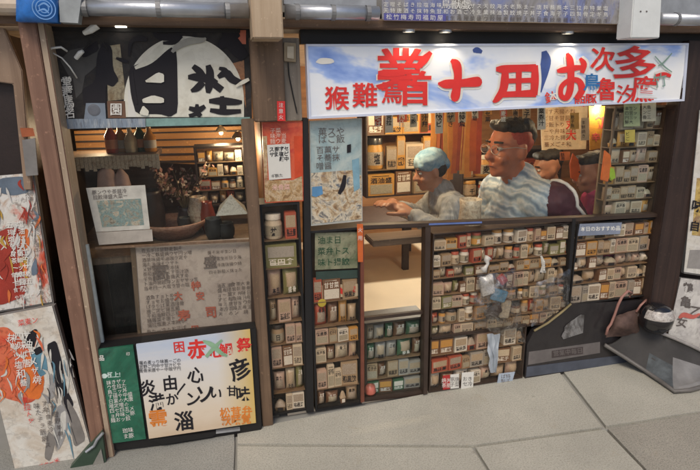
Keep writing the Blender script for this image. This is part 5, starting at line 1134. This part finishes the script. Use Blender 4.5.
    fuse('jacket', [ell(belly+Vector((0, 0, -.05)), (.135, .172, .17)), ell(chest, (.138, .188, .19)), cap(lp(.50, -.135), lp(.50, .135), .088, .088), cap(neck-Vector((0, 0, .05)), neck+Vector((.008, 0, .012)), .092, .076)]+sl, top, root, T, .011*s, 3, folds)
    if sleeve:
        sd = sleeve[1]; J = jl if sd > 0 else jr; S_ = SHL if sd > 0 else SHR; e, w_ = Vector(J[0]), Vector(J[1])
        so = fuse('sleeve', [ell(S_+Vector((-.045, -.01*sd, -.02)), (.085, .085, .10)), cap(S_+Vector((-.03, 0, 0)), e, .084, .070), cap(e, e.lerp(w_, .86), .066, .05)], sleeve[0], root, T, .009*s, 3, folds)
        q = MB()
        line_ = [S_+Vector((-.02, -.03*sd, .11)), S_+Vector((-.035, .03*sd, .09)), S_+Vector((-.06, .07*sd, .06)), S_+Vector((-.07, .09*sd, .0)), S_.lerp(e, .35)+Vector((-.07, .09*sd, 0)), S_.lerp(e, .7)+Vector((-.06, .09*sd, 0)), e+Vector((-.06, .08*sd, -.02))]
        dense = []
        for i in range(len(line_)-1):
            for k in range(5): dense.append(line_[i].lerp(line_[i+1], k/5))
        snapped = []
        for p in dense:
            ok, loc_, nrm, _i = so.closest_point_on_mesh(T @ p - Vector(root['_o'])); snapped.append(loc_+Vector(root['_o'])+nrm*.003)
        q.tube(snapped, .0075*s, 8); q.build('white_piping', m_plain('white piping', (.75, .72, .7), .5), root, smooth=True)
    if collar:
        fuse('collar', [cap(neck+Vector((-.035, -.03, .0)), neck+Vector((.06, -.05, -.02)), .03, .022), cap(neck+Vector((-.035, .03, .0)), neck+Vector((.06, .05, -.02)), .03, .022), cap(neck+Vector((-.04, -.03, .01)), neck+Vector((-.04, .03, .01)), .036, .036)], collar, root, T, .008*s, 2)
    tr = []
    for sd in (1, -1):
        kn = Vector((knee, .10*sd, kz)); an = Vector((knee-.04, .10*sd, max(zf+.08, -.45)))
        tr += [cap((.0, .09*sd, -.01), kn, .098, .072), cap(kn, an, .070, .056)]
    fuse('trousers', [ell((0, 0, -.01), (.145, .178, .11))]+tr, trousers or m_plain('dark trousers', (.05, .05, .06), .8), root, T, .02*s, 2)
    if glasses:
        q = MB()
        for sd in (1, -1):
            q.tube([T @ hd(.098, .033*sd+.024*math.cos(a), .008+.018*math.sin(a)) for a in np.linspace(0, 2*math.pi, 17)], 0.0015*s, 6, cap=False)
            q.tube([T @ hd(.096, .056*sd, .014), T @ hd(.03, .076*sd, .016), T @ hd(-.02, .082*sd, .006)], 0.0015*s, 6)
        q.tube([T @ hd(.099, -.01, .010), T @ hd(.103, 0, .014), T @ hd(.099, .01, .010)], 0.0015*s, 6); q.build('glasses', m_plain('pale wire', (.6, .58, .55), .3, .7), root)
    st_ = thing('stool', 'plain wooden stool under the '+label.split(' person')[0].replace('seated', '').strip()+' person' if False else 'plain stool that carries the '+label, 'stool', (base.x, base.y, 0.003))
    st_['label'] = 'round stool carrying the person '+{0: '', 1: ''}.get(9, '')+STOOL[len(STOOLN)]; STOOLN.append(1)
    q = MB(); q.lathe([(.001, 0), (.17*s, 0), (.175*s, -.012), (.17*s, -.03), (.001, -.03)], (base.x, base.y, seat), 20); q.build('seat', WOODB, st_, smooth=False)
    for k in range(4):
        a = R(45+90*k); q = MB(); q.tube([(base.x+.11*s*math.cos(a), base.y+.11*s*math.sin(a), seat-.03), (base.x+.15*s*math.cos(a), base.y+.15*s*math.sin(a), .004)], .013, 8); q.build('leg', WOODD, st_)
    return root
STOOL = ['in the blue cap', 'with the red lit face', 'behind the maroon sleeve', 'in the magenta top']; STOOLN = []
SKIN_A = m_plain('tanned skin', (.42, .20, .12), .45, var=.12, bmp=.05); SKIN_B = m_plain('ruddy skin', (.47, .165, .088), .42, var=.12, bmp=.05)
HAIRK = m_wood('black hair', (.006, .005, .004), (.035, .026, .02), 'z', 6, .65, .8)
CLOTHW = m_print('grey white cloth', [(.16, .165, .17), (.38, .385, .39), (.24, .245, .25), (.50, .50, .49)], 9, (1, 1, .5), .85, fine=.12)
def m_striped(name, cols, sc_, rot):
    m, t, b = nodes(name); tc = t.nodes.new('ShaderNodeTexCoord'); mp = t.nodes.new('ShaderNodeMapping'); mp.inputs['Rotation'].default_value = rot; t.links.new(tc.outputs['Object'], mp.inputs[0])
    wv = t.nodes.new('ShaderNodeTexWave'); wv.inputs['Scale'].default_value = sc_; wv.inputs['Distortion'].default_value = 5; wv.inputs['Detail'].default_value = 3; wv.inputs['Detail Scale'].default_value = 1.6; t.links.new(mp.outputs[0], wv.inputs[0])
    a = ramp(t, wv.outputs[1], [(k/(len(cols)-1), c) for k, c in enumerate(cols)]); n = noise(t, mp.outputs[0], 60, 3); a = mixc(t, ramp(t, n, [(.5, (0, 0, 0)), (.7, (.3,)*3)]), a, c_mul(cols[0], .8))
    t.links.new(a, b.inputs['Base Color']); b.inputs['Roughness'].default_value = .85; bump(t, b, noise(t, mp.outputs[0], 240, 2), .2, .002); return m
DENIM = m_striped('pale striped denim', [(.20, .27, .36), (.33, .42, .51), (.48, .55, .61), (.57, .62, .66), (.42, .50, .58)], 4.5, (.3, .9, .2))
DENIM_OLD = None and m_print('pale denim', [(.10, .18, .32), (.30, .43, .58), (.58, .68, .78), (.18, .29, .44)], 11, (1, 1, .6), .85, fine=.15)
CAPB = m_print('blue cap cloth', [(.07, .16, .27), (.16, .30, .42), (.34, .47, .55), (.10, .20, .32)], 12, rough=.8, fine=.1)
person('person in blue cap and grey white jacket with both hands stretched over the counter', (430, 171), .56, 172, .92, SKIN_A, HAIRK, CLOTHW, lean=.42, turn=6, nod=14, cap_m=CAPB, folds=.011, knee=.20,
       hs=1.45,
       arms={'left': (Vector((.27, .25, .36)), Vector((.45, .10, .455))), 'right': (Vector((.34, -.18, .38)), Vector((.50, -.04, .47)))}, trousers=m_plain('grey blue trousers', (.30, .31, .33), .8))
person('person with wire glasses, ruddy face and pale blue jacket with one maroon sleeve', (509, 149), .56, 186, 1.42, SKIN_B, HAIRK, DENIM, lean=.16, turn=4, nod=2, sleeve=(m_plain('maroon cloth', (.060, .010, .024), .7), 1), collar=DENIM, glasses=True, short=True, red_glow=m_plain('painted red glow', (.34, .05, .032), .6, var=.3, scale=60), folds=.011,
       arms={'left': (Vector((-.13, .21, .24)), Vector((.08, .17, .10))), 'right': (Vector((.14, -.22, .22)), Vector((.34, -.10, .15)))})
person('dark haired person looking left behind the maroon sleeve of the nearer person', (547, 169), .95, 165, 1.02, SKIN_A, HAIRK, m_plain('near black top', (.03, .025, .03), .8), lean=.2, turn=8, nod=10, vox=.011, short=True)
person('dark haired person in a magenta top between the orange ribbons', (591, 173), .36, 158, .92, SKIN_A, HAIRK, m_plain('magenta cloth', (.50, .04, .16), .7), lean=.2, turn=0, nod=16, vox=.011, short=True)
bpy.data.objects.remove(_to); bpy.data.curves.remove(_tc)
